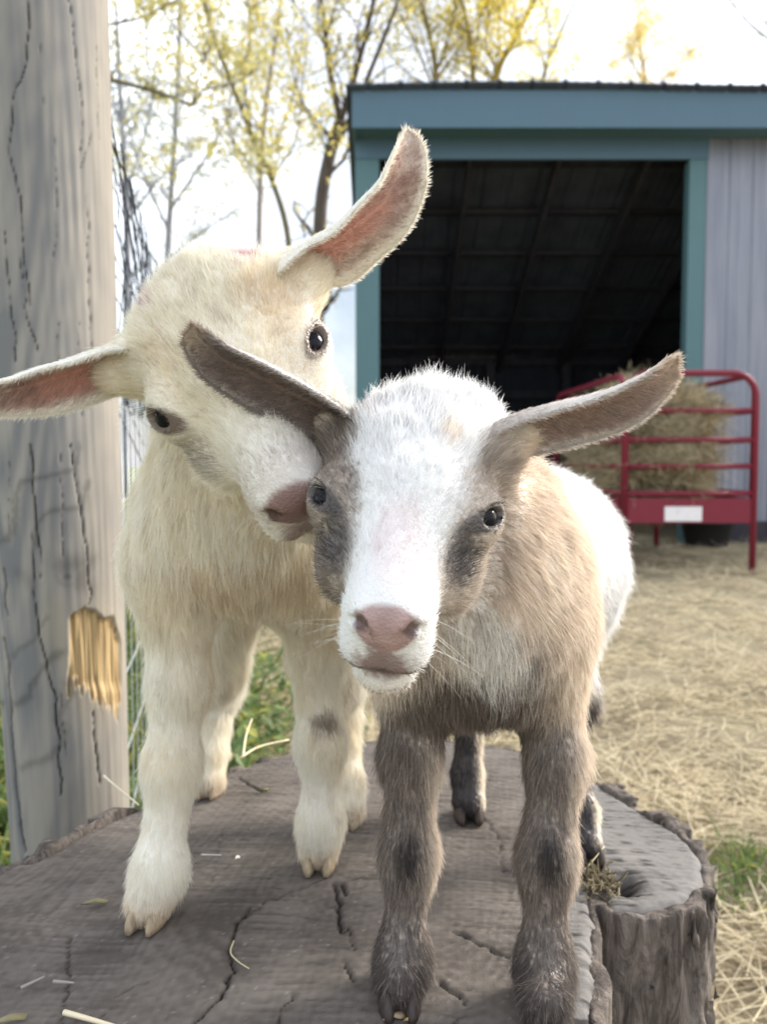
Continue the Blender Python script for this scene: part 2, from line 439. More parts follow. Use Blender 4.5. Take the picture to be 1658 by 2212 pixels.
def build_eye(c, od, fwd, r, root):
    """glossy ball: brown iris, wide horizontal pupil"""
    f = norm(fwd - (fwd @ od) * od); u = np.cross(od, f); V = []; C = []; Fc = []; n1, n2 = 28, 36
    for i in range(n1 + 1):
        th = math.pi * i / n1
        for j in range(n2):
            ph = 2 * math.pi * j / n2; q = (math.cos(th), math.sin(th) * math.cos(ph), math.sin(th) * math.sin(ph))
            bulge = 1 + .07 * max(0, math.cos(th) - .75) / .25
            V.append(c + r * bulge * (od * q[0] + f * q[1] + u * q[2]))
            if q[0] > .2:
                pup = (q[1] / .60) ** 2 + (q[2] / .48) ** 2
                C.append((.008, .008, .012) if pup < 1 else (.016, .010, .008) if th < .8 else (.008, .006, .006))
            else: C.append((.03, .02, .02))
    for i in range(n1):
        for j in range(n2): Fc.append((i * n2 + j, i * n2 + (j + 1) % n2, (i + 1) * n2 + (j + 1) % n2, (i + 1) * n2 + j))
    return mesh_obj('eye', V, Fc, eye_mat(), root, True, np.array(C))
def build_hoof(pos, fwd, col, size, root):
    """cloven hoof: two toes side by side"""
    fwd = norm(np.array([fwd[0], fwd[1], 0.0])); sd_ = np.array([-fwd[1], fwd[0], 0]); V = []; Fc = []
    for s in (-1, 1):
        b = len(V); rings = [(0, 1.0), (.25, 1.02), (.6, .92), (.9, .75), (1, .55)]
        for (h, sc_) in rings:
            for j in range(14):
                a = 2 * math.pi * j / 14
                x = math.cos(a); y = math.sin(a)
                lx = s * .0072 * size + x * .0068 * size * sc_ * (1 if x * s > 0 else .85); ly = y * .0155 * size * sc_ + .004 * size * (1 - h) + (.006 * size * (y > 0) * (1 - abs(x)) * sc_)
                V.append(np.array(pos) + sd_ * lx + fwd * ly + np.array([0, 0, .0012 + h * .016 * size]))
        for i in range(len(rings) - 1):
            for j in range(14): Fc.append((b + i * 14 + j, b + i * 14 + (j + 1) % 14, b + (i + 1) * 14 + (j + 1) % 14, b + (i + 1) * 14 + j))
        Fc.append(tuple(b + j for j in range(14))[::-1]); Fc.append(tuple(b + 56 + j for j in range(14)))
    m = Mat('hoof_horn', .45); c1 = m.ramp(m.noise(m.coord((1, 1, .25)), 300, 4), [(.3, tuple(x * .55 for x in col)), (.7, col)]); m.base(c1)
    return mesh_obj('hoof', V, Fc, m.m, root)

def eye_axes(sx):
    """eye frame in head coordinates: outward, along the slit (towards the nose), across it"""
    o = norm(np.array([sx * .70, .40, .58])); f = np.array([-sx * .95, .95, .05]); f = norm(f - (f @ o) * o); return o, f, np.cross(o, f)
EYE_C = lambda sx: np.array([sx * 3.20, .22, .22])
EYE_R = .94
def eye_spec(sx): return EYE_C(sx), eye_axes(sx)[0], EYE_R
def eye_dist(q, sx, r1, r2):
    """elliptic distance from the slit centre, in head coordinates"""
    o, f, u = eye_axes(sx); d = q - (EYE_C(sx) + o * EYE_R)
    return np.sqrt(((d @ f) / r1) ** 2 + ((d @ u) / r2) ** 2 + ((d @ o) / 1.6) ** 2)
def head_prims(frame, L0=.007, jaw=1.0, topL=.012):
    ax, org, sc = frame
    W = lambda q: org + (np.array(q, float) * sc) @ ax
    D = lambda q: np.array(q, float) @ ax
    E = lambda c, r, k, fl, ln, sub=False: Prim('ell', W(c), None, tuple(x * sc for x in r), 0, k, None if fl is None else D(fl), ln, ax, sub)
    Cn = lambda a, b, ra, rb, k, fl, ln, sub=False: Prim('cone', W(a), W(b), ra * sc, rb * sc, k, None if fl is None else D(fl), ln, None, sub)
    pr = [E((0, -2.8, .1), (3.95, 3.7, 3.1), .006, (0, -1, .1), topL),
          E((0, -.9, .7), (3.2, 3.0, 2.2), .012, (0, -1, .1), L0 * 1.1),
          E((0, -4.6, -.1), (3.3, 2.5, 3.0), .012, (0, -1, .2), topL * 1.25)]
    for s in (-1, 1):
        pr += [E((s * 1.65, -3.3, 2.2), (1.2, 1.2, .7), .014, (s * .5, -1, 0), L0 * .9),
               E((s * 2.75, -.6, .75), (1.05, 1.5, .95), .008, (s * .7, -1, 0), L0 * .7),
               E((s * 2.3, .5, -2.0), (1.55, 2.9, 2.2), .012, (s * .3, -1, -.3), L0)]
        o, f, u = eye_axes(s)
        M = np.stack([o, f, u]) @ ax
        pr.append(Prim('ell', W(EYE_C(s)), None, (1.15 * sc, 1.55 * sc, 1.25 * sc), 0, .010, D((s * .5, -1, 0)), L0 * .35, M))
    pr += [Cn((0, .4, -.1), (0, 5.2, -.45), 2.3, 1.4, .016, (0, -1, .15), L0 * .95),
           Cn((0, 1.0, -1.5), (0, 5.2, -1.5), 2.25, 1.5, .014, (0, -1, 0), L0 * .95),
           E((0, 5.5, -1.35), (1.72, 1.5, 1.7), .009, (0, -1, 0), L0 * .75),
           E((0, 6.35, -.65), (1.22, .95, 1.10), .007, (0, -1, .2), .0015)]
    for s in (-1, 1):
        pr += [E((s * .80, 6.0, -2.35), (1.06, 1.15, 1.2), .006, (s * .6, -.6, -.6), L0 * .6),
               E((s * .85, 6.5, -.45), (.56, .7, .60), .005, (0, -1, .2), .0012)]
    pr += [Cn((0, -.8, -3.4), (0, 4.6, -4.15), 1.8, 1.25, .014, (0, -1, -.2), L0),
           E((.05, 5.5, -4.3), (1.35, 1.2, 1.0), .006, (0, -.7, -.7), L0 * .5)]
    # carved: nostrils, philtrum, mouth line, eye openings
    for s in (-1, 1):
        pr += [Cn((s * .50, 7.38, -.80), (s * 1.10, 7.08, -.22), .12, .25, .002, None, 0, True),
               Cn((s * 1.10, 7.08, -.25), (s * 1.45, 6.6, -.65), .22, .10, .002, None, 0, True)]
        pr += [Cn((0, 7.15, -3.15), (s * 1.1, 6.75, -3.4), .15, .17, .003, None, 0, True),
               Cn((s * 1.1, 6.75, -3.4), (s * 2.3, 5.1, -2.75), .17, .10, .003, None, 0, True)]
        o, f, u = eye_axes(s); M = np.stack([o, f, u]) @ ax
        pr.append(Prim('ell', W(EYE_C(s) + o * 1.22), None, (.75 * sc, .76 * sc, .41 * sc), 0, .002, None, 0, M, True))
    pr += [Cn((0, 7.5, -1.55), (0, 7.15, -3.0), .12, .12, .003, None, 0, True)]
    return pr, W

# ============ the small tan-and-white kid
def frame_of(mid, nose, eL, eR, sc):
    F = norm(nose - mid); X = eR - eL; X = norm(X - (X @ F) * F); D = np.cross(F, X)
    return np.stack([X, F, D]), mid, sc * .01
A_mid = P(875, 1106, .385); A_nose = P(833, 1354, .318)
fA = frame_of(A_mid, A_nose, P(685, 1095, .385), P(1080, 1128, .385), 1.07)
hp, WA = head_prims(fA, .0075, topL=.014)
up = (0, 0, -1)
def leg(sh, pts, rs, ln=.010, fl=(0, .05, -1)):
    return [Prim('cone', pts[i], pts[i + 1], rs[i], rs[i + 1], .012, fl, ln) for i in range(len(pts) - 1)]
chestA = np.array([.054, .468, .703])
pA = [Prim('cone', (.056, .468, .702), (.112, .60, .712), .056, .058, .03, (.3, .8, -.35), .0095),
      Prim('ell', (.052, .452, .690), None, (.052, .042, .056), 0, .03, (0, -.2, -1), .0105, None),
      Prim('ell', (.118, .615, .700), None, (.062, .058, .070), 0, .03, (.3, .7, -.6), .014, None),
      Prim('cone', (.125, .665, .742), (.133, .700, .755), .012, .006, .012, (.2, 1, .3), .014),
      Prim('cone', WA((0, -3.5, -2.2)), (.058, .475, .735), .034, .048, .035, (.1, .5, -.8), .010),
      Prim('cone', WA((0, -4.4, -1.0)), (.066, .500, .762), .030, .030, .03, (.15, .8, .15), .0145)]
fa1, fa2 = G(864, 2165), G(1178, 2212)
def foreleg(foot, sh, u1, kn, k2, sc=1.0):
    sh = np.array(sh)
    return [Prim('ell', sh, None, (.025 * sc, .032, .043), 0, .03, (0, .1, -1), .011),
            Prim('cone', sh, u1, .023 * sc, .0165 * sc, .02, (0, .1, -1), .010),
            Prim('cone', u1, kn, .0165 * sc, .0130 * sc, .012, (0, .05, -1), .0095),
            Prim('ell', kn + np.array([0, -.001, -.002]), None, (.0132 * sc, .0136 * sc, .022), 0, .014, (0, .05, -1), .0085),
            Prim('cone', kn, k2, .0126 * sc, .0122 * sc, .012, (0, .05, -1), .0078),
            Prim('ell', k2, None, (.0122 * sc, .0126 * sc, .018), 0, .014, (0, .05, -1), .0085),
            Prim('cone', k2, foot + np.array([0, -.002, .014]), .0122 * sc, .0130 * sc, .012, (0, -.10, -1), .0078)]
def hind(foot, hip, sc=1.0, ln=.009):
    f = np.array(foot); st = np.array(hip); st2 = st + (f - st) * np.array([.5, 0, 0]); st2[2] = f[2] + .125; st2[1] = st[1] - .012
    hock = f + np.array([0, .030, .085]); hock[0] = .7 * f[0] + .3 * st[0]
    fet = f + np.array([0, .006, .034])
    return [Prim('cone', st, st2, .036 * sc, .023 * sc, .02, (0, .4, -1), .013), Prim('cone', st2, hock, .021 * sc, .0120 * sc, .015, (0, .4, -1), ln),
            Prim('cone', hock, fet, .0120 * sc, .0105 * sc, .01, (0, 0, -1), ln * .9), Prim('cone', fet, f + np.array([0, -.004, .016]), .0120 * sc, .0135 * sc, .01, (0, -.2, -1), ln * .7)]
pA += foreleg(fa1, (.021, .472, .685), P(888, 1625, .458), P(884, 1840, .452), P(872, 2075, .443), .92)
pA += foreleg(fa2, (.092, .470, .685), P(1205, 1640, .455), P(1182, 1850, .446), P(1177, 2085, .436), .95)
ha1, ha2 = G(1012, 1762), G(1262, 1850)
pA += hind(ha1, (.088, .632, .665)) + hind(ha2, (.124, .608, .668), .86)
pA += hp
pA += [Prim('ell', P(948, 938, .440), None, (.036, .030, .026), 0, .02, (.1, .5, .6), .0140),
       Prim('cone', WA((2.6, -3.7, -.6)), P(1130, 940, .420), .018, .0090, .016, (1, -.1, .1), .007),
       Prim('cone', WA((-2.6, -3.7, -.6)), P(700, 905, .416), .017, .0080, .016, (-1, -.1, .3), .007)]

def ell_w(p, c, r, M=None):
    q = p - np.array(c)
    if M is not None: q = q @ M.T
    return np.linalg.norm(q / np.array(r), axis=-1)
def loc(p, frame): ax, org, sc = frame; return ((p - org) @ ax.T) / sc
CW = np.array([.85, .85, .85]); TAN = np.array([.84, .735, .625]); GB = np.array([.21, .175, .155]); GL = np.array([.40, .335, .285])
BLK = np.array([.028, .025, .027]); PINK = np.array([.43, .295, .285]); MAU = np.array([.22, .13, .125])
def colourA(p):
    n = len(p); rnd = RNG.random(n); j = RNG.normal(0, 1, n)
    x, y, z = p[:, 0], p[:, 1], p[:, 2]
    nz1 = snoise(p, .03, 1); nz2 = snoise(p, .008, 2)
    c = np.tile(TAN, (n, 1)) * (1 + .05 * nz1[:, None] + .05 * j[:, None])
    c = lerp(c, np.tile(GL, (n, 1)), (.18 + .18 * nz1).clip(0, 1) * (rnd < .45))
    # white rump and flank
    wr = sm(.512, .540, y + .25 * (x - .1) + .006 * nz1 + .003 * j - .06 * (z - .7)) * sm(.60, .64, z + .01 * nz1)
    c = lerp(c, np.tile(CW * 1.12, (n, 1)), wr)
    # grey brown chest and fronts of the legs
    chest = (1 - sm(.665, .70, z + .008 * nz1 + .004 * j)) * (1 - sm(.455, .50, y + .004 * j)) 
    inner = 1 - sm(.018, .052, np.abs(x - .052) + .004 * j)
    gmix = lerp(np.tile(GB, (n, 1)), np.tile(GL, (n, 1)), ((rnd < .28) * 1.0))
    c = lerp(c, gmix, np.clip(chest * inner * (z > .60), 0, 1) * (rnd < .9)); c = lerp(c, np.tile(GB * .75, (n, 1)), np.clip(chest * inner * (z > .60) * (z < .672), 0, 1) * (rnd < .6))
    legz = 1 - sm(.625, .655, z + .006 * nz1)
    tan_and_rim = sm(.004, .017, (x - np.where(x < .055, .015, .097)) * np.where(x < .055, -.6, 1) + .003 * j + .5 * (y - .458)) * .75
    pu = project(p); tan_and_rim = np.maximum(tan_and_rim * sm(.62, .66, z), sm(22, 62, pu[:, 0] - np.where(pu[:, 0] < 1040, 880, 1192) + 8 * j) * .85 * sm(.482, .50, z))  # tan coat at each right leg edge, warm rim light painted into it
    c = lerp(c, lerp(gmix, np.tile(TAN * .95, (n, 1)), tan_and_rim), legz * (y < .52))
    # dark knees, dark feet
    for k in (P(880, 1835, .440), P(1186, 1845, .434)):
        dk = 1 - sm(.5, 1.1, ell_w(p, k, (.008, .012, .017)) + .12 * j)
        c = lerp(c, np.tile(BLK, (n, 1)), dk * .85)
    low = (1 - sm(.50, .545, z + .006 * j)) * .8 * (y < .52)
    c = lerp(c, np.tile(np.array([.085, .072, .068]), (n, 1)), low * (rnd > .06))
    # hind legs dark brown, pale outer side
    hl = (1 - sm(.60, .63, z + .005 * j)) * (y > .55)
    pale = sm(.006, .014, (x - np.where(x < .11, .071, .150)) + .002 * j)
    c = lerp(c, lerp(np.tile(BLK * 2.6, (n, 1)), np.tile(TAN * 1.15, (n, 1)), pale), hl)
    # ---- head
    q = loc(p, fA); hx, hy, hz = q[:, 0], q[:, 1], q[:, 2]
    hd = 1 - sm(.9, 1.15, ell_w(q, (0, .5, -.6), (5.6, 8.4, 5.2)))
    hn = snoise(q, 2.2, 5)
    ws = np.interp(hy, [-7, -4, -2, 0, 2, 4, 6, 8], [3.3, 3.0, 2.9, 2.65, 2.25, 2.0, 2.3, 3])
    ws = ws + np.where(hx < 0, -.15, -.05)
    blaze = 1 - sm(-.35, .35, np.abs(hx) - ws + .16 * hn + .14 * j)
    side = lerp(np.tile(GL * 1.1, (n, 1)), np.tile(TAN * .92, (n, 1)), (sm(-1, 3, hx) * .7 * (rnd < .8)))
    side = lerp(side, np.tile(GB * .8, (n, 1)), np.where(hx < 0, .62, .30) * (rnd < .7))
    hc = lerp(side, np.tile(CW, (n, 1)), blaze)
    for s in (-1, 1):
        st = 1 - sm(.55, 1.15, ell_w(q, (s * 2.65, 2.3, -.3), (.95, 2.1, 1.3)) + .12 * j)
        hc = lerp(hc, np.tile(BLK * 1.8, (n, 1)), st * (.9 if s > 0 else .75))
        br = 1 - sm(.6, 1.1, ell_w(q, (s * 3.2, -1.2, 1.0), (.7, 1.1, 1.2)) + .1 * j)
        hc = lerp(hc, np.tile(GB, (n, 1)), br * .5)
    # tan spot and bare grey bud on the forehead, tan behind
    hc = lerp(hc, np.tile(TAN * 1.05, (n, 1)), (1 - sm(.4, 1.1, ell_w(q, (1.55, -1.9, 2.9), (.7, .8, 1.4)) + .1 * j)) * .75)
    bud = np.zeros(n)
    for s in (-1, 1):
        b_ = 1 - sm(.5, 1.1, ell_w(q, (s * 2.0, -3.3, 3.0), (.75, .95, 1.4)) + .1 * j); bud = np.maximum(bud, b_)
    hc = lerp(hc, np.tile(np.array([.46, .42, .44]), (n, 1)), bud * .7 * (rnd < .7))
    hc = lerp(hc, np.tile(TAN * .8, (n, 1)), (1 - sm(.6, 1.2, ell_w(q, (2.9, -5.4, 1.2), (1.2, 1.4, 1.8)) + .1 * j)) * .85)
    # lips and muzzle white, mouth pinkish grey; throat white
    muz = sm(4.5, 5.4, hy + .25 * j + .8 * (hz < -2.2))
    hc = lerp(hc, np.tile(CW, (n, 1)), muz)
    hc = lerp(hc, np.tile(np.array([.72, .70, .68]), (n, 1)), (1 - sm(-5.4, -4.6, hz + .35 * j)) * (hy < 4.5) * .6)
    pk = 1 - sm(.8, 1.25, ell_w(q, (0, 3.9, 1.2), (1.1, 2.4, 1.2)))
    hc = lerp(hc, np.tile(np.array([.80, .66, .66]), (n, 1)), pk * .4)
    lip = (1 - sm(.75, 1.2, ell_w(q, (0, 6.7, -2.6), (1.25, 1.2, 1.25)) + .08 * j)) 
    hc = lerp(hc, np.tile(MAU, (n, 1)), lip * .85)
    nose = 1 - sm(.92, 1.08, np.sqrt((hx / np.clip(1.26 + .34 * (hz + .5), .45, 1.4)) ** 2 + ((hy - 6.95) / 1.2) ** 2 + ((hz + .6) / 1.1) ** 2))
    hc = lerp(hc, np.tile(PINK, (n, 1)) * (1 + .1 * nz2[:, None]), nose)
    for s in (-1, 1):
        ml = 1 - sm(.22, .42, np.sqrt((hz + 3.2 - .13 * np.abs(hx)) ** 2 + .0 * hx)); hc = lerp(hc, np.tile(MAU * .35, (n, 1)), ml * (hy > 5.2) * (np.abs(hx) < 2.2) * .45)
    nostr = np.zeros(n)
    for s in (-1, 1):
        nostr = np.maximum(nostr, 1 - sm(.7, 1.2, ell_w(q, (s * 1.02, 7.05, -.40), (.46, .5, .32))))
    hc = lerp(hc, np.tile(MAU * .35, (n, 1)), nostr * .8)
    lid = np.zeros(n)
    for s in (-1, 1): lid = np.maximum(lid, 1 - sm(.9, 1.25, eye_dist(q - .45 * eye_axes(s)[1], s, 1.30, .50)))
    hc = lerp(hc, np.tile(BLK * 1.6, (n, 1)), lid * .9)
    c = lerp(c, hc, hd)
    # dark band across the lower chest, white-grey throat above it
    fr = 1 - sm(.3, .8, hd)
    db = np.minimum(uvblob(p, (985, 1548), (195, 74), 0, .50), uvblob(p, (1085, 1465), (100, 52), -.5, .50)) + .13 * j
    c = lerp(c, lerp(np.tile(GB * .85, (n, 1)), np.tile(GL * .75, (n, 1)), (rnd < .3) * 1.0), (1 - sm(.7, 1.1, db)) * fr * .92)
    th = uvblob(p, (1045, 1380), (140, 78), .85, .54) + .16 * j
    c = lerp(c, lerp(np.tile(np.array([.86, .84, .80]), (n, 1)), np.tile(GL, (n, 1)), (rnd < .16) * 1.0), (1 - sm(.7, 1.15, th)) * fr * .92)
    c = lerp(c, np.tile(CW, (n, 1)), (1 - sm(.8, 1.1, ell_w(p, P(945, 880, .445), (.054, .060, .044)) + .06 * j)))
    bald = np.clip(nose * 1.2 + lip * .9 + lid * .6 + bud * .12, 0, 1)
    return np.clip(c, .01, .9), bald
def nofurA(p):
    q = loc(p, fA); m = np.zeros(len(p), bool)
    for s in (-1, 1): m |= eye_dist(q, s, .80, .46) < 1
    return m
def ear_colA(info, pos, fur=False):
    s, a, inn = info[:, 0], info[:, 1], info[:, 2]; n = len(s); j = RNG.normal(0, 1, n) if fur else np.zeros(n)
    side = pos[:, 0] > .03
    c = np.where(side[:, None], np.array([.66, .61, .57]), np.array([.36, .32, .30]))
    upper = a * np.where(side, 1, 1)
    c = lerp(c, np.tile(CW * .9, (n, 1)), sm(.1, .5, upper + .15 * j) * (1 - sm(.45, .8, s)) * (inn < .5))
    c = lerp(c, np.tile(GB * 1.2, (n, 1)), np.clip(.55 * (1 - sm(.15, .4, s + .05 * j)) + .35 * (~side), 0, 1) * (RNG.random(n) < .8 if fur else 1) * (inn < .6) * .7)
    innc = np.where(side[:, None], np.array([.34, .22, .21]) if not fur else np.array([.50, .43, .40]), np.array([.22, .155, .15]) if not fur else np.array([.30, .26, .24]))
    c = lerp(c, innc, sm(.4, .6, inn) * (1 - sm(.6, .9, np.abs(a))))
    c = lerp(c, np.tile(np.array([.66, .54, .42]), (n, 1)), sm(.72, .9, s + .04 * j) * .5)
    return np.clip(c, .01, .9)
earsA = [dict(geo=([P(1075, 975, .412), P(1150, 950, .405), P(1225, 928, .402), P(1305, 905, .396), P(1380, 868, .39), P(1436, 820, .388), P(1466, 768, .388)], np.array([.12, -.52, -.84]),
                   ([0, .12, .3, .5, .7, .85, .95, 1], [.0120, .0170, .0186, .0188, .0166, .0120, .0064, .0012]), ([0, .2, .5, .8, 1], [.015, .014, .011, .006, .001])), col=ear_colA, n=26000, inner=.35),
         dict(geo=([P(745, 945, .41), P(680, 908, .398), P(610, 868, .392), P(530, 825, .388), P(465, 785, .386), P(426, 740, .386), P(414, 700, .386)], np.array([-.12, -.66, -.74]),
                   ([0, .12, .3, .5, .7, .85, .95, 1], [.0110, .0150, .0160, .0156, .0132, .0096, .005, .001]), ([0, .2, .5, .8, 1], [.013, .012, .010, .006, .001])), col=ear_colA, n=26000, inner=.35)]
goatA = build_goat('goat_kid', 'small white-faced goat kid with grey-brown legs standing at the front of the stump', (.06, .5, STUMP), pA, fA, earsA, colourA, 320000, eye_spec, nofurA, None,
                   [(fa1, (0, -1), (.06, .045, .04), .86), (fa2, (0, -1), (.06, .045, .04), .86), (ha1, (0, -1), (.08, .06, .05), .95), (ha2, (.1, -1), (.08, .06, .05), .95)], None)

# ============ the larger cream kid
B_mid = P(521, 822, .440); B_nose = P(628, 1075, .392)
fB = frame_of(B_mid, B_nose, P(350, 908, .44), P(695, 740, .44), 1.22)
hp, WB = head_prims(fB, .0085, topL=.012)
fb1, fb2 = G(325, 1985), G(690, 1868)
pB = [Prim('cone', (-.095, .552, .752), (-.092, .70, .755), .055, .062, .03, (0, .8, -.35), .011),
      Prim('cone', (-.090, .755, .800), (-.088, .790, .815), .013, .006, .012, (0, 1, .3), .016),
      Prim('ell', (-.096, .532, .745), None, (.054, .043, .062), 0, .03, (0, -.2, -1), .0120, None),
      Prim('cone', WB((0, -3.0, -2.4)), (-.098, .535, .765), .036, .046, .04, (0, .3, -1), .0115),
      Prim('cone', WB((0, -4.2, -1.0)), (-.098, .56, .80), .036, .040, .03, (0, .8, -.3), .015)]
pB += foreleg(fb1, (-.142, .540, .715), P(388, 1475, .535), P(372, 1650, .528), P(345, 1880, .515), 1.12)
pB += foreleg(fb2, (-.058, .545, .715), P(683, 1420, .580), P(693, 1600, .580), P(693, 1775, .580), 1.06)
hb1, hb2 = G(452, 1712), G(748, 1775)
pB += hind(hb1, (-.135, .69, .70), 1.1, .012) + hind(hb2, (-.050, .675, .70), 1.1, .012)
pB += hp
pB += [Prim('cone', WB((2.6, -3.9, -.6)), P(662, 590, .462), .024, .0150, .02, (.8, -.1, .6), .008),
       Prim('cone', WB((-2.6, -3.9, -.6)), P(248, 800, .462), .024, .0140, .02, (-1, -.1, -.1), .008)]
CR = np.array([.87, .795, .66]); CRW = np.array([.90, .865, .785]); YEL = np.array([.76, .60, .40])
def colourB(p):
    n = len(p); rnd = RNG.random(n); j = RNG.normal(0, 1, n); z = p[:, 2]
    nz1 = snoise(p, .05, 11); nz2 = snoise(p, .01, 12)
    c = lerp(np.tile(CR, (n, 1)), np.tile(CRW, (n, 1)), np.clip(.5 + .4 * nz1 + .3 * j + sm(.68, .52, z) * .3, 0, 1))
    c = lerp(c, np.tile(YEL * .85, (n, 1)), (1 - sm(.6, 1.2, ell_w(p, (-.085, .495, .705), (.05, .04, .022)) + .1 * j)) * .35)
    kn = 1 - sm(.5, 1.1, ell_w(p, P(705, 1558, .562), (.013, .016, .009)) + .15 * j)
    c = lerp(c, np.tile(np.array([.22, .16, .11]), (n, 1)), kn * .8)
    foot = (1 - sm(.492, .508, z + .003 * j)); c = lerp(c, np.tile(np.array([.62, .46, .28]), (n, 1)), foot * .5)
    q = loc(p, fB); hx, hy, hz = q[:, 0], q[:, 1], q[:, 2]
    hd = 1 - sm(.9, 1.15, ell_w(q, (0, .5, -.6), (5.6, 8.4, 5.2)))
    hc = np.tile(CRW * np.array([.99, .965, .92]), (n, 1))
    hc = lerp(hc, np.tile(YEL, (n, 1)), (1 - sm(.5, 1.3, ell_w(q, (2.6, -1.2, 1.0), (1.6, 2.6, 2.2)) + .12 * j)) * .55)
    hc = lerp(hc, np.tile(YEL, (n, 1)), (1 - sm(.5, 1.3, ell_w(q, (-2.3, -.8, 1.4), (1.2, 1.8, 1.8)) + .12 * j)) * .3)
    hc = lerp(hc, np.tile(np.array([.25, .21, .17]), (n, 1)), (1 - sm(.4, 1.15, ell_w(q, (-3.0, 1.9, -.7), (1.2, 2.6, 1.5)) + .12 * j)) * .6 * (rnd < .85))
    hc = lerp(hc, np.tile(CW, (n, 1)), sm(1.5, 5.0, hy + .5 * j) * .45)
    scar = np.maximum(1 - sm(.5, 1.1, uvblob(p, (525, 556), (42, 17), .12) + .25 * nz2), 1 - sm(.5, 1.1, uvblob(p, (318, 655), (24, 20)) + .25 * nz2))
    hc = lerp(hc, lerp(np.tile(np.array([.62, .42, .44]), (n, 1)), np.tile(np.array([.28, .14, .17]), (n, 1)), (snoise(p, .004, 77) > .55) * 1.0), scar * .85)
    lip = (1 - sm(.75, 1.2, ell_w(q, (0, 6.7, -2.6), (1.3, 1.25, 1.25)) + .08 * j)); hc = lerp(hc, np.tile(MAU * .9, (n, 1)), lip * .85)
    nose = 1 - sm(.92, 1.08, np.sqrt((hx / np.clip(1.26 + .34 * (hz + .5), .45, 1.4)) ** 2 + ((hy - 6.95) / 1.2) ** 2 + ((hz + .6) / 1.1) ** 2))
    hc = lerp(hc, np.tile(np.array([.50, .43, .40]), (n, 1)), (1 - sm(.8, 1.3, ell_w(q, (0, 6.2, -.6), (2.2, 1.9, 1.7)) + .2 * j)) * .45)
    hc = lerp(hc, np.tile(np.array([.25, .155, .145]), (n, 1)), nose)
    for s in (-1, 1):
        hc = lerp(hc, np.tile(MAU * .3, (n, 1)), (1 - sm(.7, 1.2, ell_w(q, (s * 1.02, 7.05, -.40), (.46, .5, .32)))) * .8)
    lid = np.zeros(n)
    for s in (-1, 1): lid = np.maximum(lid, 1 - sm(.9, 1.25, eye_dist(q - (.30 if s < 0 else .05) * eye_axes(s)[1], s, 1.15 if s < 0 else 1.04, .58 if s < 0 else .60)))
    hc = lerp(hc, np.tile(np.array([.10, .06, .05]), (n, 1)), lid * .9)
    c = lerp(c, hc, hd)
    return np.clip(c, .01, .9), np.clip(nose * 1.2 + lip * .9 + lid * .6 + scar * .5, 0, 1)
def nofurB(p):
    q = loc(p, fB); m = np.zeros(len(p), bool)
    for s in (-1, 1): m |= eye_dist(q, s, .80, .46) < 1
    return m
def ear_colB(info, pos, fur=False):
    s, a, inn = info[:, 0], info[:, 1], info[:, 2]; n = len(s); j = RNG.normal(0, 1, n) if fur else np.zeros(n)
    c = np.tile(CRW * .96, (n, 1))
    innc = np.tile(np.array([.58, .29, .24]) if not fur else np.array([.72, .64, .56]), (n, 1))
    inm = sm(.4, .6, inn) * (1 - sm(.55, .85, np.abs(a)))
    c = lerp(c, np.tile(np.array([.60, .50, .45]), (n, 1)), inm)
    cen = inm * (1 - sm(.25, .75, np.abs(a + .12) + .10 * snoise(pos, .012, 66))) * sm(.08, .22, s) * (1 - sm(.45, .80, s))
    c = lerp(c, innc if not fur else np.tile(np.array([.66, .46, .40]), (n, 1)), cen)
    c = lerp(c, np.tile(np.array([.34, .21, .20]), (n, 1)), inm * sm(.40, .6, s) * (1 - sm(.75, .95, s)) * np.clip(.5 + .6 * snoise(pos, .008, 67), 0, 1) * (.55 if fur else .9))
    return np.clip(c, .01, .9)
earsB = [dict(geo=([P(560, 665, .475), P(665, 602, .450), P(740, 560, .44), P(805, 505, .43), P(858, 440, .425), P(886, 370, .42), P(892, 318, .42), P(880, 280, .42)], np.array([.72, -.58, -.38]),
                   ([0, .15, .3, .5, .7, .85, .95, 1], [.0120, .0190, .0208, .0198, .0165, .0120, .0072, .0015]), ([0, .2, .5, .8, 1], [.016, .016, .012, .007, .001])), col=ear_colB, n=30000, inner=.28),
         dict(geo=([P(300, 790, .455), P(225, 815, .445), P(150, 838, .435), P(60, 856, .425), P(-20, 862, .415), P(-110, 850, .41)], np.array([-.08, -.66, -.74]),
                   ([0, .15, .3, .5, .7, .85, .95, 1], [.0120, .0168, .0178, .0172, .0150, .0105, .006, .0015]), ([0, .2, .5, .8, 1], [.015, .014, .011, .006, .001])), col=ear_colB, n=30000, inner=.32)]
goatB = build_goat('goat_kid', 'larger cream-coloured goat kid with one ear raised, rubbing its nose on the other kid', (-.1, .6, STUMP), pB, fB, earsB, colourB, 340000, eye_spec, nofurB, None,
                   [(fb1, (-.1, -1), (.46, .36, .24), .92), (fb2, (0, -1), (.46, .36, .24), .90), (hb1, (0, -1), (.50, .38, .26), .85), (hb2, (0, -1), (.50, .42, .30), .85)], None)
#=====REST=====
def seg_d(p, pl):
    """2-D distance of points to a polyline"""
    d = np.full(len(p), 1e9)
    for a, b in zip(pl[:-1], pl[1:]):
        a, b = np.array(a, float), np.array(b, float); ab = b - a
        t = np.clip(((p - a) @ ab) / max(ab @ ab, 1e-12), 0, 1); d = np.minimum(d, np.linalg.norm(p - a - t[:, None] * ab, axis=1))
    return d

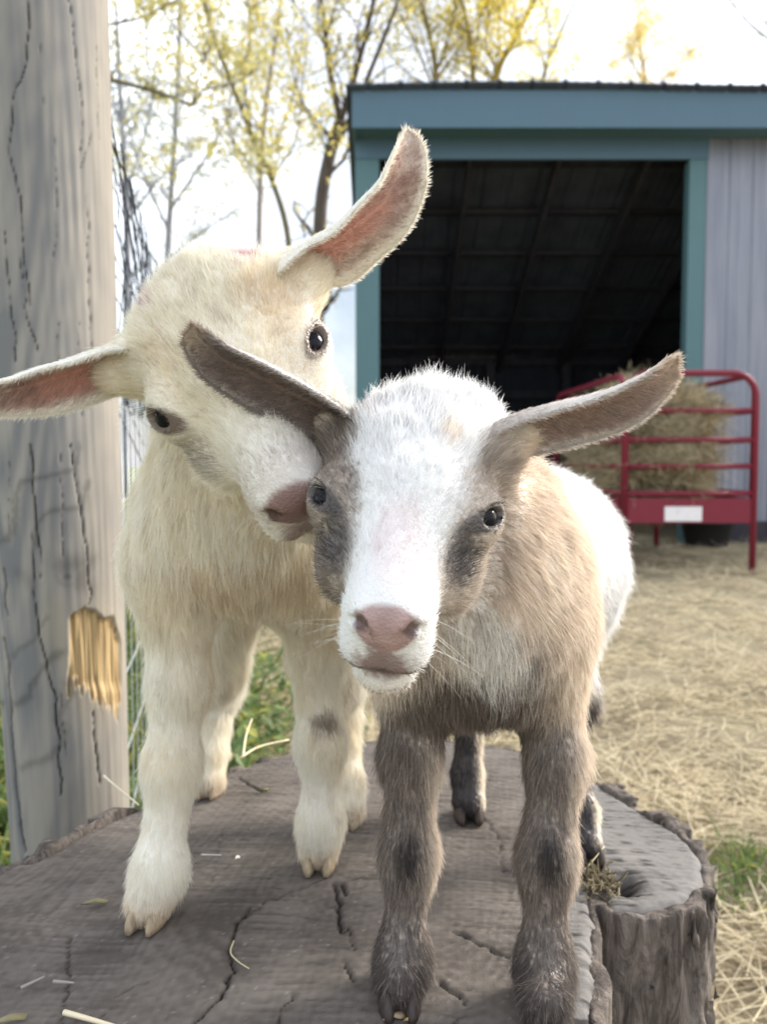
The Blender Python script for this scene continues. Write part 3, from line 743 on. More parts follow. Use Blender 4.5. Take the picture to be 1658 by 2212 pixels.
# ============ the tree stump
# wood edge of the sawn top: seen part measured from the photo, unseen part invented
so = [G(u, v)[:2] for u, v in [(80, 1850), (180, 1795), (290, 1745), (400, 1698), (500, 1660), (620, 1625), (760, 1600), (900, 1592), (1060, 1605), (1200, 1645), (1300, 1692), (1380, 1745),
      (1470, 1795), (1515, 1838), (1530, 1880), (1518, 1915), (1485, 1940), (1430, 1958), (1370, 1966), (1325, 1966), (1304, 1950), (1304, 1925), (1312, 1906), (1296, 1902), (1282, 1915), (1286, 1960), (1294, 2010), (1280, 2050),
      (1290, 2100), (1288, 2160), (1296, 2230), (1290, 2330)]]
so += [np.array(q) for q in [(.095, .345), (.05, .318), (-.03, .305), (-.12, .315), (-.20, .345), (-.265, .40), (-.300, .47), (-.302, .53), (-.283, .585)]]
so = np.array(so)
def poly_sd(P2, poly):
    d = np.full(len(P2), 1e9); inside = np.zeros(len(P2), bool)
    for a, b in zip(poly, np.roll(poly, -1, 0)):
        ab = b - a; t = np.clip(((P2 - a) @ ab) / (ab @ ab), 0, 1); d = np.minimum(d, np.linalg.norm(P2 - a - t[:, None] * ab, axis=1))
        c = ((a[1] > P2[:, 1]) != (b[1] > P2[:, 1])) & (P2[:, 0] < (b[0] - a[0]) * (P2[:, 1] - a[1]) / (b[1] - a[1] + 1e-12) + a[0]); inside ^= c
    return np.where(inside, -d, d)
pl = []
for i in range(len(so)):                       # rounded and slightly irregular
    a, b, c_, d_ = so[i - 1], so[i], so[(i + 1) % len(so)], so[(i + 2) % len(so)]
    for t in (0, .25, .5, .75):
        pl.append(.5 * (2 * b + (c_ - a) * t + (2 * a - 5 * b + 4 * c_ - d_) * t * t + (3 * b - a - 3 * c_ + d_) * t ** 3))
pl = np.array(pl)
stump = empty('tree_stump', (0, .58, 0), 'wide weathered stump with a grey-brown sawn top and rough bark, the kids standing on it', 'stump')
# sawn top as a fine height field
h = .0017; lo = pl.min(0) - .004; hi = pl.max(0) + .004
nx, ny = np.ceil((hi - lo) / h).astype(int); gx, gy = np.meshgrid(lo[0] + h * np.arange(nx), lo[1] + h * np.arange(ny), indexing='ij')
P2 = np.stack([gx.ravel(), gy.ravel()], 1)
sd2 = poly_sd(P2, pl)
lobe = sm(.085, .125, P2[:, 0] - .16 * (P2[:, 1] - .5)) * 1.0
p3 = np.column_stack([P2, np.zeros(len(P2))])
ctr = np.array([-.02, .56]); rr = np.linalg.norm((P2 - ctr) * np.array([1, .95]), axis=1) + .012 * snoise(p3, .16, 31) + .003 * snoise(p3, .04, 32)
ang = np.arctan2(P2[:, 1] - ctr[1], P2[:, 0] - ctr[0])
rings = np.sin(rr * 2 * math.pi / .0075 + .6 * snoise(p3, .05, 33)) * (.5 + .5 * snoise(p3, .08, 34))
saw = snoise(p3 * np.array([.09, 1, 1]) + np.array([0, 1, 0]) * .25 * P2[:, :1] * .12, .0055, 35) * (.5 + .4 * snoise(p3, .09, 36))
hz_ = .0013 * snoise(p3, .12, 37) + .00022 * rings + .00038 * saw * (1 + 1.2 * lobe) + .00025 * snoise(p3, .006, 38)
cracks = [([(722, 1907), (728, 1935), (734, 1963), (738, 2013)], 1.7, 1), ([(734, 1907), (745, 1935)], 1.5, 1), ([(750, 2002), (758, 2030), (764, 2053)], .9, .8), ([(515, 1675), (540, 1693), (566, 1708)], 1.0, .9),
          ([(540, 1960), (505, 2010), (494, 2050), (507, 2092), (470, 2153), (431, 2187), (410, 2222), (380, 2300)], 1.1, .9), ([(148, 2020), (150, 2131), (132, 2193), (120, 2280)], .8, .7),
          ([(976, 2005), (1043, 2041), (1099, 2067)], .9, .8), ([(951, 2114), (985, 2140), (1015, 2170)], .9, .8), ([(1295, 1893), (1330, 1900), (1362, 1924)], 3.2, 1), ([(1262, 1800), (1278, 1850), (1290, 1895)], 1.2, .9),
          ([(700, 1900), (640, 1925), (575, 1950), (520, 1990)], .7, .5), ([(760, 1900), (830, 1880), (900, 1850)], .8, .5), ([(745, 2080), (765, 2120)], 1.0, .8), ([(640, 2140), (600, 2200), (585, 2240)], .7, .6),
          ([(480, 1790), (470, 1850), (455, 1900)], .6, .4), ([(1000, 2190), (960, 2230)], .8, .6), ([(330, 2100), (250, 2150), (200, 2230)], .6, .5), ([(1040, 1760), (1080, 1810), (1085, 1880)], .7, .5)]
dark = np.zeros(len(P2))
for pts, wd, st in cracks:
    q = np.array([G(*p)[:2] for p in pts]); d = seg_d(P2 + .0012 * np.stack([snoise(p3, .012, 39), snoise(p3, .012, 40)], 1), q) / (wd * .001)
    k_ = np.exp(-d * d); hz_ -= .0035 * st * k_; dark = np.maximum(dark, k_ * st)
hole = np.exp(-((np.linalg.norm(P2 - G(1345, 1905)[:2], axis=1) / .011) ** 2)); hz_ -= .012 * hole; dark = np.maximum(dark, hole)
hz_ -= .006 * np.exp(-((sd2 + .0) / .004) ** 2)                    # eased edge
Zt = STUMP + hz_ - .0006
nzb = snoise(p3, .05, 41); nzs = snoise(p3, .007, 42)
c1 = lerp(np.tile(np.array([.098, .085, .077]), (len(P2), 1)), np.tile(np.array([.165, .146, .132]), (len(P2), 1)), np.clip(.45 + .28 * nzb + .34 * saw + .20 * rings + .22 * nzs, 0, 1))
c1 = lerp(c1, np.tile(np.array([.215, .205, .198]), (len(P2), 1)) * (1 + .14 * np.clip(saw, -1.5, 1.5))[:, None], lobe * .8)
sl = sm(.7 - .6 * lobe, 1.5 - .3 * lobe, snoise(p3 * np.array([.07, 1, 1]) + P2[:, :1] * np.array([0, .22, 0]), .0048, 49)) * (.35 + .45 * lobe) * sm(-.6, .8, snoise(p3, .03, 50)); hz2 = sl
spk = sm(1.5, 2.0, snoise(p3, .0035, 51)) * .5; c1 = lerp(c1, np.tile(np.array([.33, .30, .27]), (len(P2), 1)), spk * (1 - lobe)); c1 = c1 * (1 - sl)[:, None]
c1 = c1 * (1 - .82 * np.clip(dark, 0, 1))[:, None] * (1 - .35 * np.clip(snoise(p3 * np.array([.12, 1, 1]), .010, 43) - 1.0, 0, 1))[:, None]
ok = sd2 < h * 1.1
out_ = ok & (sd2 > 0)
# pull the outermost vertices onto the outline
cand = np.where(out_)[0]
for i in cand:
    d = np.linalg.norm(pl - P2[i], axis=1); j = int(d.argmin()); best = None
    for a, b in ((pl[j - 1], pl[j]), (pl[j], pl[(j + 1) % len(pl)])):
        ab = b - a; t = min(1, max(0, ((P2[i] - a) @ ab) / max(ab @ ab, 1e-12))); q = a + ab * t
        if best is None or np.linalg.norm(q - P2[i]) < np.linalg.norm(best - P2[i]): best = q
    P2[i] = best
idx = np.full(nx * ny, -1); idx[ok] = np.arange(ok.sum()); I = idx.reshape(nx, ny)
Q = np.stack([I[:-1, :-1], I[1:, :-1], I[1:, 1:], I[:-1, 1:]], -1).reshape(-1, 4); Q = Q[(Q >= 0).all(1)]
m = attr_mat('sawn_wood', .85, 0, .2, (900, .5, .0010))
mesh_obj('sawn_top', np.column_stack([P2[ok], Zt[ok]]), Q, m, stump, True, np.clip(c1[ok], .01, 1))
# bark shell
hb = .0033; lo3 = np.array([lo[0] - .03, lo[1] - .03, -.01]); n3 = (np.ceil((hi[0] + .03 - lo3[0]) / hb).astype(int), np.ceil((hi[1] + .03 - lo3[1]) / hb).astype(int), int(.52 / hb))
X, Y_, Z = [lo3[i] + hb * np.arange(n3[i]) for i in range(3)]
g2x, g2y = np.meshgrid(X, Y_, indexing='ij'); s2 = poly_sd(np.stack([g2x.ravel(), g2y.ravel()], 1), pl).reshape(g2x.shape)
pp = np.column_stack([g2x.ravel(), g2y.ravel(), np.zeros(g2x.size)])
thick = (.0050 + .0022 * snoise(pp, .05, 44)).reshape(g2x.shape).clip(.002, .011)
# ragged bark standing proud at the back left and back right, worn low elsewhere
def near(u, v, r): q = G(u, v)[:2]; return np.exp(-(((g2x - q[0]) ** 2 + (g2y - q[1]) ** 2) / r ** 2))
prd = .9 * near(110, 1835, .022) + .7 * near(200, 1790, .028) + .8 * near(255, 1765, .02) + .9 * near(1340, 1700, .02) + .8 * near(1435, 1760, .025) + .6 * near(1495, 1800, .02)
top = STUMP - .003 + (.0022 * snoise(pp, .022, 45)).reshape(g2x.shape).clip(-.006, .004) + .008 * prd
thick = thick + .006 * prd
kk = sm(.1, .5, near(1290, 1990, .035)); thick = thick * (1 - kk) + .0020 * kk
calm = 1 - .8 * np.clip(near(1290, 2000, .04) + near(1290, 2120, .04) + near(1292, 2230, .04), 0, 1)
F = np.full(n3, .05, np.float32)
for k in range(n3[2]):
    pk = np.column_stack([g2x.ravel(), g2y.ravel(), np.full(g2x.size, Z[k] * .16)])
    band = (np.abs(s2.ravel()) < .04); r_ = np.zeros(g2x.size)
    a_ = snoise(pk[band], .020, 46); b_ = snoise(pk[band] * np.array([1, 1, 2.5]), .010, 47)
    r_[band] = .0042 - .0085 * np.exp(-(a_ / .34) ** 2) + .0016 * b_ - .003 * np.exp(-(snoise(pk[band] * np.array([1, 1, 1.6]) + 3, .011, 48) / .35) ** 2)
    fl = .022 * max(0, (.14 - Z[k]) / .14) ** 2
    r_ = r_.reshape(g2x.shape) * calm
    d_out = s2 - np.maximum(thick + r_ + fl, .0016); d_in = -(s2 + .0042)
    F[:, :, k] = np.maximum(np.maximum(d_out, d_in), Z[k] - top)
lo = lo3
ins = F < 0; c_ = np.zeros(tuple(np.array(n3) - 1), np.int8)
for dx in (0, 1):
    for dy in (0, 1):
        for dz in (0, 1): c_ += ins[dx:n3[0] - 1 + dx, dy:n3[1] - 1 + dy, dz:n3[2] - 1 + dz]
cells = np.argwhere((c_ > 0) & (c_ < 8)); idx = np.full(c_.shape, -1); idx[tuple(cells.T)] = np.arange(len(cells))
acc = np.zeros((len(cells), 3)); wsum = np.zeros(len(cells))
corner = [(a, b, c) for a in (0, 1) for b in (0, 1) for c in (0, 1)]
for A in corner:
    for ax_ in range(3):
        if A[ax_]: continue
        B = list(A); B[ax_] = 1
        fa = F[tuple((cells + A).T)]; fb = F[tuple((cells + B).T)]; cr = (fa < 0) != (fb < 0); t = np.where(cr, fa / np.where(cr, fa - fb, 1), 0)
        pnt = cells + np.array(A) + np.eye(3)[ax_] * t[:, None]; acc += pnt * cr[:, None]; wsum += cr
V = lo3 + acc / wsum[:, None] * hb
faces = []
for a in range(3):
    b, d_ = (a + 1) % 3, (a + 2) % 3; s0 = [slice(1, n3[i] - 1) for i in range(3)]; s0[a] = slice(0, n3[a] - 1); s1 = list(s0); s1[a] = slice(1, n3[a])
    A, B = ins[tuple(s0)], ins[tuple(s1)]; e = np.argwhere(A != B); fl = A[tuple(e.T)]; e = e + np.array([0 if i == a else 1 for i in range(3)])
    ob = np.zeros(3, int); ob[b] = 1; od = np.zeros(3, int); od[d_] = 1
    Qf = np.stack([idx[tuple((e - ob - od).T)], idx[tuple((e - od).T)], idx[tuple(e.T)], idx[tuple((e - ob).T)]], 1); Qf[~fl] = Qf[~fl][:, ::-1]; faces.append(Qf)
Fc = np.vstack(faces); Fc = Fc[(Fc >= 0).all(1)]
m = Mat('stump_bark', .9)
v1 = m.coord((1, 1, .22)); n1 = m.noise(v1, 85, 8, .7, .8); n2 = m.noise(m.coord((1, 1, .5)), 160, 5); n3_ = m.noise(m.coord(), 14, 4)
cb = m.ramp(n1, [(.36, (.02, .016, .014)), (.46, (.10, .08, .07)), (.56, (.25, .21, .185)), (.72, (.42, .375, .335))])
cb = m.mix(m.ramp(n3_, [(.45, 0), (.62, 1)]), cb, m.mix(.55, cb, (.30, .26, .235)))
cb = m.mix(m.math('MULTIPLY', n2, .35), cb, (.42, .37, .33)); m.base(cb)
m.bump(m.math('ADD', n1, m.math('MULTIPLY', n2, .35)), 1.0, .016)
mesh_obj('bark', V, Fc, m.m, stump)
# side of the wood below the bark's lip, so the shell is not hollow
bmc = bmesh.new(); vs = [bmc.verts.new((*q, STUMP - .012)) for q in pl]; vb = [bmc.verts.new((*q, 0)) for q in pl]
for i in range(len(pl)): bmc.faces.new((vs[i], vs[(i + 1) % len(pl)], vb[(i + 1) % len(pl)], vb[i]))
mw = Mat('stump_heartwood', .9); mw.base(mw.ramp(mw.noise(mw.coord((1, 1, .15)), 60, 5), [(.3, (.07, .055, .048)), (.7, (.20, .17, .15))]))
bm_obj('heartwood', bmc, mw.m, stump, True)

# ============ the round wooden post
post = empty('fence_post', (-.36, .92, 0), 'thick grey weathered round post with cracks and a gnawed yellow patch', 'post')
py_ = .92
top_c, bot_c = P(70, 0, py_), P(150, 1720, py_)
nA, nZ = 260, 620; zz = np.linspace(0, 1.62, nZ); th = np.linspace(0, 2 * math.pi, nA, endpoint=False)
tz = (zz - bot_c[2]) / (top_c[2] - bot_c[2]); cx = bot_c[0] + (top_c[0] - bot_c[0]) * tz; rad_ = (126 + 24 * np.clip(tz, -.3, 1.4)) / FU * py_
AA, ZZ = np.meshgrid(th, zz, indexing='ij'); RR = np.broadcast_to(rad_, AA.shape).copy()
RR += .0012 * snoise(np.stack([np.cos(AA), np.sin(AA), ZZ * 1.2], -1), 1.6, 80) + .0002 * snoise(np.stack([np.cos(AA), np.sin(AA), ZZ * .6], -1), .09, 81)
pos = np.stack([cx + RR * np.cos(AA), py_ + RR * np.sin(AA), ZZ], -1).reshape(-1, 3); uv = project(pos); front = (np.sin(AA) < .35).ravel()
nrm = np.stack([np.cos(AA), np.sin(AA), 0 * AA], -1).reshape(-1, 3)
wig = np.stack([snoise(pos, .05, 82), 0 * uv[:, 0]], 1) * 3 + np.stack([snoise(pos, .012, 83), 0 * uv[:, 0]], 1) * .8
lines = [([(62, 0), (58, 130), (30, 200), (22, 330), (48, 430), (52, 560), (66, 660)], 1.8, .8), ([(150, 0), (160, 100), (178, 260), (172, 330)], 1.3, .55), ([(8, 500), (30, 700), (34, 780)], 1.4, .8),
         ([(66, 960), (78, 1120), (86, 1180)], 2.4, 1), ([(88, 1180), (90, 1250)], 1.4, .7), ([(70, 1150), (72, 1280), (85, 1360), (100, 1430), (118, 1500), (124, 1620), (130, 1720)], 2.0, 1), ([(150, 960), (170, 1090), (186, 1180)], 1.6, .8),
         ([(186, 1180), (196, 1290), (190, 1305)], 1.6, .8), ([(45, 560), (60, 700), (84, 760)], 1.5, .8), ([(125, 970), (136, 1100), (140, 1200)], .9, .5), ([(200, 1540), (214, 1690)], 1.6, .9), ([(8, 1380), (22, 1560), (42, 1760), (56, 1840)], 2.6, 1),
         ([(8, 1230), (14, 1330)], 1.6, .8), ([(130, 1500), (140, 1640)], .9, .5), ([(118, 300), (124, 470), (110, 600)], .8, .4), ([(185, 420), (192, 620), (200, 780)], .9, .45), ([(90, 80), (96, 260)], .7, .4), ([(205, 100), (212, 300)], .7, .4),
         ([(176, 360), (190, 310), (194, 290)], 1.4, .6), ([(20, 1000), (16, 1150)], .8, .5), ([(170, 700), (178, 900)], .8, .4), ([(120, 700), (126, 900)], .8, .4)]
dk = np.zeros(len(pos))
for pts, wd, st in lines:
    d = seg_d(uv + wig, pts) / (wd * .8); k_ = np.exp(-d * d) * st * front; dk = np.maximum(dk, k_)
stains = [([(-10, 1180), (20, 1140), (30, 1080), (50, 1040), (110, 1030), (160, 1010), (170, 960)], 7, .5), ([(80, 1180), (95, 1130), (120, 1105), (170, 1095), (190, 1040)], 7, .5), ([(10, 1420), (40, 1400), (80, 1385), (110, 1330)], 5, .4),
          ([(20, 1520), (60, 1500), (100, 1440), (130, 1410)], 9, .55), ([(60, 1660), (100, 1640), (120, 1590), (150, 1480), (190, 1460), (205, 1440)], 10, .45), ([(150, 1220), (190, 1215), (185, 1260)], 22, .5), ([(30, 1240), (60, 1260)], 18, .3)]
stn = np.zeros(len(pos))
for pts, wd, st in stains:
    d = seg_d(uv + wig * 4, pts) / wd; stn = np.maximum(stn, np.exp(-d ** 2) * st * front)
kd = np.linalg.norm((uv - np.array([150, 1245])) / np.array([1, .9]) + wig * 1.5, axis=1); knot = np.exp(-(kd / 9) ** 2) * front; stn = np.maximum(stn, knot * .8 + .3 * np.exp(-((kd - 22) / 5) ** 2) * front)
g = snoise(np.stack([np.cos(AA) * .07, np.sin(AA) * .07, ZZ * .02], -1).reshape(-1, 3), .006, 84); gb = snoise(pos * np.array([1, 1, .35]), .06, 85)
wz = ZZ.ravel() * 3.0 + .35 * snoise(np.stack([np.cos(AA) * .10, np.sin(AA) * .10, ZZ * .35], -1).reshape(-1, 3), .16, 75) - 6 * (AA.ravel() - 4.5) ** 2 * .35
grain = np.sin(wz * 11) * np.exp(-((AA.ravel() - 4.4) / .8) ** 2)
col = lerp(np.tile(np.array([.33, .335, .345]), (len(pos), 1)), np.tile(np.array([.56, .53, .485]), (len(pos), 1)), np.clip(.45 + .13 * g + .25 * gb + .48 * grain + .12 * snoise(pos * np.array([1, 1, .5]), .016, 76), 0, 1))
col = lerp(col, np.tile(np.array([.60, .52, .41]), (len(pos), 1)), sm(130, 230, uv[:, 0]) * front * .4)
col = lerp(col, np.tile(np.array([.58, .53, .38]), (len(pos), 1)), np.exp(-(np.linalg.norm((uv - np.array([115, 1350])) / np.array([28, 70]), axis=1)) ** 2) * front * .45)
col = col * .55; col = col * (1 - .68 * stn)[:, None] * (1 - .88 * dk)[:, None]
# gnawed patch: fibres torn away, fresh yellow wood
gy_ = np.interp(uv[:, 0], [140, 150, 200, 240, 255, 268], [1500, 1490, 1500, 1545, 1540, 1500]) + 20 * snoise(pos * np.array([1, 1, .02]), .006, 86)
gt = np.interp(uv[:, 0], [138, 150, 180, 205, 225, 245, 266], [1400, 1330, 1312, 1318, 1335, 1330, 1400])
patch = sm(0, 5, uv[:, 0] - 146 + 3 * snoise(pos * np.array([1, 1, .1]), .02, 87)) * sm(0, 4, 263 - uv[:, 0]) * sm(0, 6, uv[:, 1] - gt) * sm(0, 5, gy_ - uv[:, 1]) * front
fib = snoise(np.stack([AA.ravel(), 0 * AA.ravel(), ZZ.ravel() * .25], 1), .06, 88); fib2 = snoise(np.stack([AA.ravel(), 0 * AA.ravel(), ZZ.ravel() * .12], 1), .025, 89)
pcol = lerp(np.tile(np.array([.40, .275, .135]), (len(pos), 1)), np.tile(np.array([.60, .45, .25]), (len(pos), 1)), np.clip(.5 + .4 * fib2, 0, 1)) * (1 - .55 * np.clip(fib - .7, 0, 1))[:, None]
halo = np.exp(-(np.linalg.norm((uv - np.array([205, 1430])) / np.array([72, 135]), axis=1)) ** 4) * front * (1 - patch); col = lerp(col, np.tile(np.array([.46, .36, .22]), (len(pos), 1)), halo * .35 * np.clip(.6 + .6 * fib2, 0, 1)); col = lerp(col, pcol, patch)
disp = -.0045 * dk - patch * (.0055 + .0022 * fib + .0014 * fib2) + .0035 * patch * sm(1470, 1500, uv[:, 1]) + .00012 * g
pos = pos + nrm * disp[:, None]
Iq = np.arange(nA * nZ).reshape(nA, nZ); I2 = np.roll(Iq, -1, 0)
Q = np.stack([Iq[:, :-1], I2[:, :-1], I2[:, 1:], Iq[:, 1:]], -1).reshape(-1, 4)
caps = [tuple(Iq[:, -1]), tuple(Iq[::-1, 0])]
mesh_obj('shaft', pos, list(map(tuple, Q)) + caps, attr_mat('weathered_post', .85, 0, .2, (500, .3, .0008)), post, True, np.clip(col, .008, 1))

# ============ fence of wire and the black netting above it
def fpt(t, z, off=0): return np.array([-.335 - .21 * (t - .95) + off, t, z])
mwire = Mat('galvanised_wire', .4, (.50, .52, .54)); mwire.b.inputs['Metallic'].default_value = .6
g = Geo()
for z in [.05, .15, .25, .36, .48, .60, .73, .86]:
    g.tube([fpt(t, z + .006 * math.sin(t * 5 + z * 9)) for t in np.linspace(.90, 5.2, 24)], .0013, 5)
for t in np.arange(.93, 5.2, .075): g.tube([fpt(t + .004 * math.sin(z * 9 + t * 7), z) for z in (.03, .3, .6, .87)], .0011, 5)
g.build('wire_fence', mwire.m); f = tag(bpy.data.objects['wire_fence'], 'galvanised wire mesh fence running back from the weathered post', 'fence')
g = Geo()
for z in [.05, .17, .29, .42, .56, .70, .84]:
    g.tube([(x, 5.2 + .05 * math.sin(x * 3), z) for x in np.linspace(-1.22, -.35, 8)], .0016, 5)
for x in np.arange(-1.2, -.35, .10): g.tube([(x, 5.2, .02), (x + .01, 5.2, .85)], .0014, 5)
o = g.build('wire_fence', mwire.m); tag(o, 'far stretch of wire mesh fence reaching the blue shed corner', 'fence')
mnet = Mat('black_netting', .7, (.03, .035, .045)); g = Geo(); rn = random.Random(4)
for k in range(11):
    z0 = 1.235 - .035 * k
    g.tube([fpt(t, z0 - .012 * k * math.sin((t - .9) * 1.8) ** 2 + rn.uniform(-.006, .006) - .012 * math.sin((t - .95) * 4) , rn.uniform(-.006, .006)) for t in np.linspace(.93, 5.0, 34)], .0020 if k == 0 else .0010, 4)
for t in np.arange(.95, 5.0, .036):
    a = rn.uniform(-.01, .01); g.tube([fpt(t + a * j, 1.235 - .012 * math.sin((t - .95) * 4) - .09 * j, rn.uniform(-.012, .012)) for j in range(5)], .0009, 4)
for j in range(5):        # loose strands sagging off the top line
    t0 = 1.0 + .12 * j; g.tube([fpt(t0, 1.22, .01), fpt(t0 + .10, 1.05, .03), fpt(t0 + .25, .97 - .02 * j, .03), fpt(t0 + .5, .93, .01)], .0012, 4)
o = g.build('bird_netting', mnet.m); tag(o, 'black netting hanging slack beside the top of the round post', 'netting')

# ============ ground, hay litter, grass
m = Mat('earth', .95)
e1 = m.noise(m.coord(), 1.3, 6); e2 = m.noise(m.coord(), 22, 6, .7); e3 = m.noise(m.coord((1, 1, 1), (3, 1, 0)), 110, 4)
cg = m.ramp(e2, [(.3, (.10, .080, .055)), (.5, (.21, .172, .12)), (.7, (.34, .29, .20))])
cg = m.mix(m.ramp(e1, [(.42, 0), (.6, 1)]), cg, m.mix(.5, cg, (.22, .20, .11)))
cx_ = m.n('ShaderNodeSeparateXYZ'); m.l(m.coord(), cx_.inputs[0]); cg = m.mix(m.ramp(m.math('ADD', m.math('MULTIPLY', cx_.outputs[0], -.5), m.math('SUBTRACT', e1, .5)), [(.25, 0), (.55, 1)]), cg, m.mix(e2, (.05, .09, .02), (.14, .17, .05))); cg = m.mix(m.math('MULTIPLY', e3, .4), cg, (.50, .43, .28)); m.base(cg); m.bump(e2, .8, .02)
gv, gf = [], []
xs = np.concatenate([np.linspace(-250, -6, 12), np.linspace(-5, 7, 90), np.linspace(8, 250, 12)]); ys = np.concatenate([np.linspace(-30, -1, 5), np.linspace(-.5, 11, 90), np.linspace(13, 500, 16)])
gxx, gyy = np.meshgrid(xs, ys, indexing='ij'); gp = np.column_stack([gxx.ravel(), gyy.ravel(), 0 * gxx.ravel()])
near_ = np.exp(-((gxx.ravel() - 1) / 6) ** 2 - ((gyy.ravel() - 4) / 7) ** 2); gzz = (.012 * snoise(gp, .9, 90) + .006 * snoise(gp, .3, 91)) * near_
Ig = np.arange(gxx.size).reshape(gxx.shape); Q = np.stack([Ig[:-1, :-1], Ig[1:, :-1], Ig[1:, 1:], Ig[:-1, 1:]], -1).reshape(-1, 4)
o = mesh_obj('ground', np.column_stack([gp[:, :2], gzz]), Q, m.m); tag(o, kind='structure')
HAY = attr_mat('dry_hay', .6, .2, .3)
def strands(name, root, dirs, L, r0, col, K=5, curl=.25, grav=.0, parent=None, mat=None):
    N = len(root); d = norm(dirs); sdv = norm(np.cross(d, RNG.normal(size=(N, 3)))); pos = np.zeros((N, K, 3))
    cu = RNG.normal(0, curl, (N, 1))
    for k in range(K):
        t = k / (K - 1); pos[:, k] = root + L[:, None] * (d * t + sdv * cu * t * t + np.array([0, 0, -1]) * grav * t * t)
    rad = np.repeat((r0 * RNG.uniform(.6, 1.4, N))[:, None], K, 1) * np.array([1, 1, .95, .85, .5])[:K]
    return curves_obj(name, pos, rad, np.repeat(col[:, None], K, 1), mat or HAY, parent)
def haycol(n, v=1.0):
    a = np.tile(np.array([.55, .455, .30]), (n, 1)); b = np.tile(np.array([.82, .735, .53]), (n, 1)); c = np.tile(np.array([.25, .205, .14]), (n, 1))
    t = RNG.random(n); o = lerp(a, b, t); return lerp(o, c, (RNG.random(n) < .28) * 1.0) * v
n = 60000
yy = .95 + 7.6 * RNG.random(n) ** 1.35; xx = RNG.uniform(-.25, 1, n) * (.35 + .62 * yy) + .05
clump = snoise(np.column_stack([xx, yy, 0 * xx]), .5, 92); k_ = (RNG.random(n) < .50 + .42 * clump) & ((xx > .18) | (yy > .95)) & ~((yy > 8) & (xx < 0))
k_ &= poly_sd(np.column_stack([xx, yy]), pl) > .03
xx, yy = xx[k_], yy[k_]; n = len(xx); a = RNG.uniform(0, 6.283, n) ; el = RNG.normal(.04, .14, n)
pz = .010 * snoise(np.column_stack([xx, yy, 0 * xx]), .9, 90)
o = strands('hay_litter', np.column_stack([xx, yy, pz + RNG.uniform(.002, .028, n)]), np.column_stack([np.cos(a), np.sin(a) * .8, el]), RNG.uniform(.04, .17, n), .0011, haycol(n), curl=.35)
tag(o, 'dry straw-coloured hay scattered thickly over the yard', 'hay', kind='stuff')
GRASS = attr_mat('green_blades', .5, .35, .3)
def gcol(n, yel=.3):
    o = lerp(np.tile(np.array([.06, .11, .03]), (n, 1)), np.tile(np.array([.20, .27, .09]), (n, 1)), RNG.random(n)); return lerp(o, np.tile(np.array([.45, .42, .10]), (n, 1)), (RNG.random(n) < yel) * .7)
# grass tufts by the right foot of the stump
gx_, gy2 = [], []
for u, v, nn, r_ in [(1612, 1890, 90, .03), (1600, 1965, 30, .025), (1645, 1860, 35, .03)]:
    q = G(u, v, 0.0); gx_.append(q[0] + RNG.normal(0, r_, nn)); gy2.append(q[1] + RNG.normal(0, r_ * 1.3, nn))
gx_ = np.concatenate(gx_); gy2 = np.concatenate(gy2); n = len(gx_)
o = strands('grass', np.column_stack([gx_, gy2, 0 * gx_ + .004]), np.column_stack([RNG.normal(0, .6, n), RNG.normal(0, .6, n), 1 + 0 * gx_]), RNG.uniform(.02, .075, n), .0016, gcol(n, .1), curl=.5, grav=.2, mat=GRASS)
tag(o, 'short green grass sprouting through the hay right of the stump', 'grass', kind='stuff')
# weeds along the fence line and behind it
n = 26000
ty = .9 + 5.5 * RNG.random(n) ** 1.3; wx = -.335 - .21 * (ty - .95) + RNG.normal(0, .10, n) - np.abs(RNG.normal(0, .55, n)) * (RNG.random(n) < .75)
far_ = sm(1.2, 4.5, ty); L = RNG.uniform(.09, .27, n) * (1 + 1.3 * far_ * (RNG.random(n) < .5))
o = strands('weeds', np.column_stack([wx, ty, 0 * wx]), np.column_stack([RNG.normal(0, .28, n), RNG.normal(0, .28, n), 1 + 0 * wx]), L, .0030, gcol(n, .25), curl=.35, grav=.22, mat=GRASS)
tag(o, 'rank green grass and weeds growing along the wire fence', 'weeds', kind='stuff')
# broad-leaved weeds seen between the cream kid's legs
lv, lf = [], []
for k in range(2600):
    q = np.array([-.40 + RNG.normal(0, .16), 1.85 + RNG.normal(0, .45), abs(RNG.normal(0, .13)) + .01]); a = RNG.uniform(0, 6.28); s_ = RNG.uniform(.009, .022)
    d = np.array([math.cos(a), math.sin(a), RNG.normal(0, .5)]); d /= np.linalg.norm(d); w_ = np.cross(d, [0, 0, 1.0]); w_ /= np.linalg.norm(w_); b = len(lv); nn = np.cross(w_, d)
    lv += [q, q + d * s_ + w_ * s_ * .55 + nn * s_ * .15, q + d * s_ * 2.3, q + d * s_ - w_ * s_ * .55 + nn * s_ * .15]; lf.append((b, b + 1, b + 2, b + 3))
o = mesh_obj('clover', lv, lf, GRASS, None, False, np.repeat(gcol(len(lf), .12), 4, 0)); tag(o, 'low broad-leaved green plants behind the cream kid', 'plants', kind='stuff')

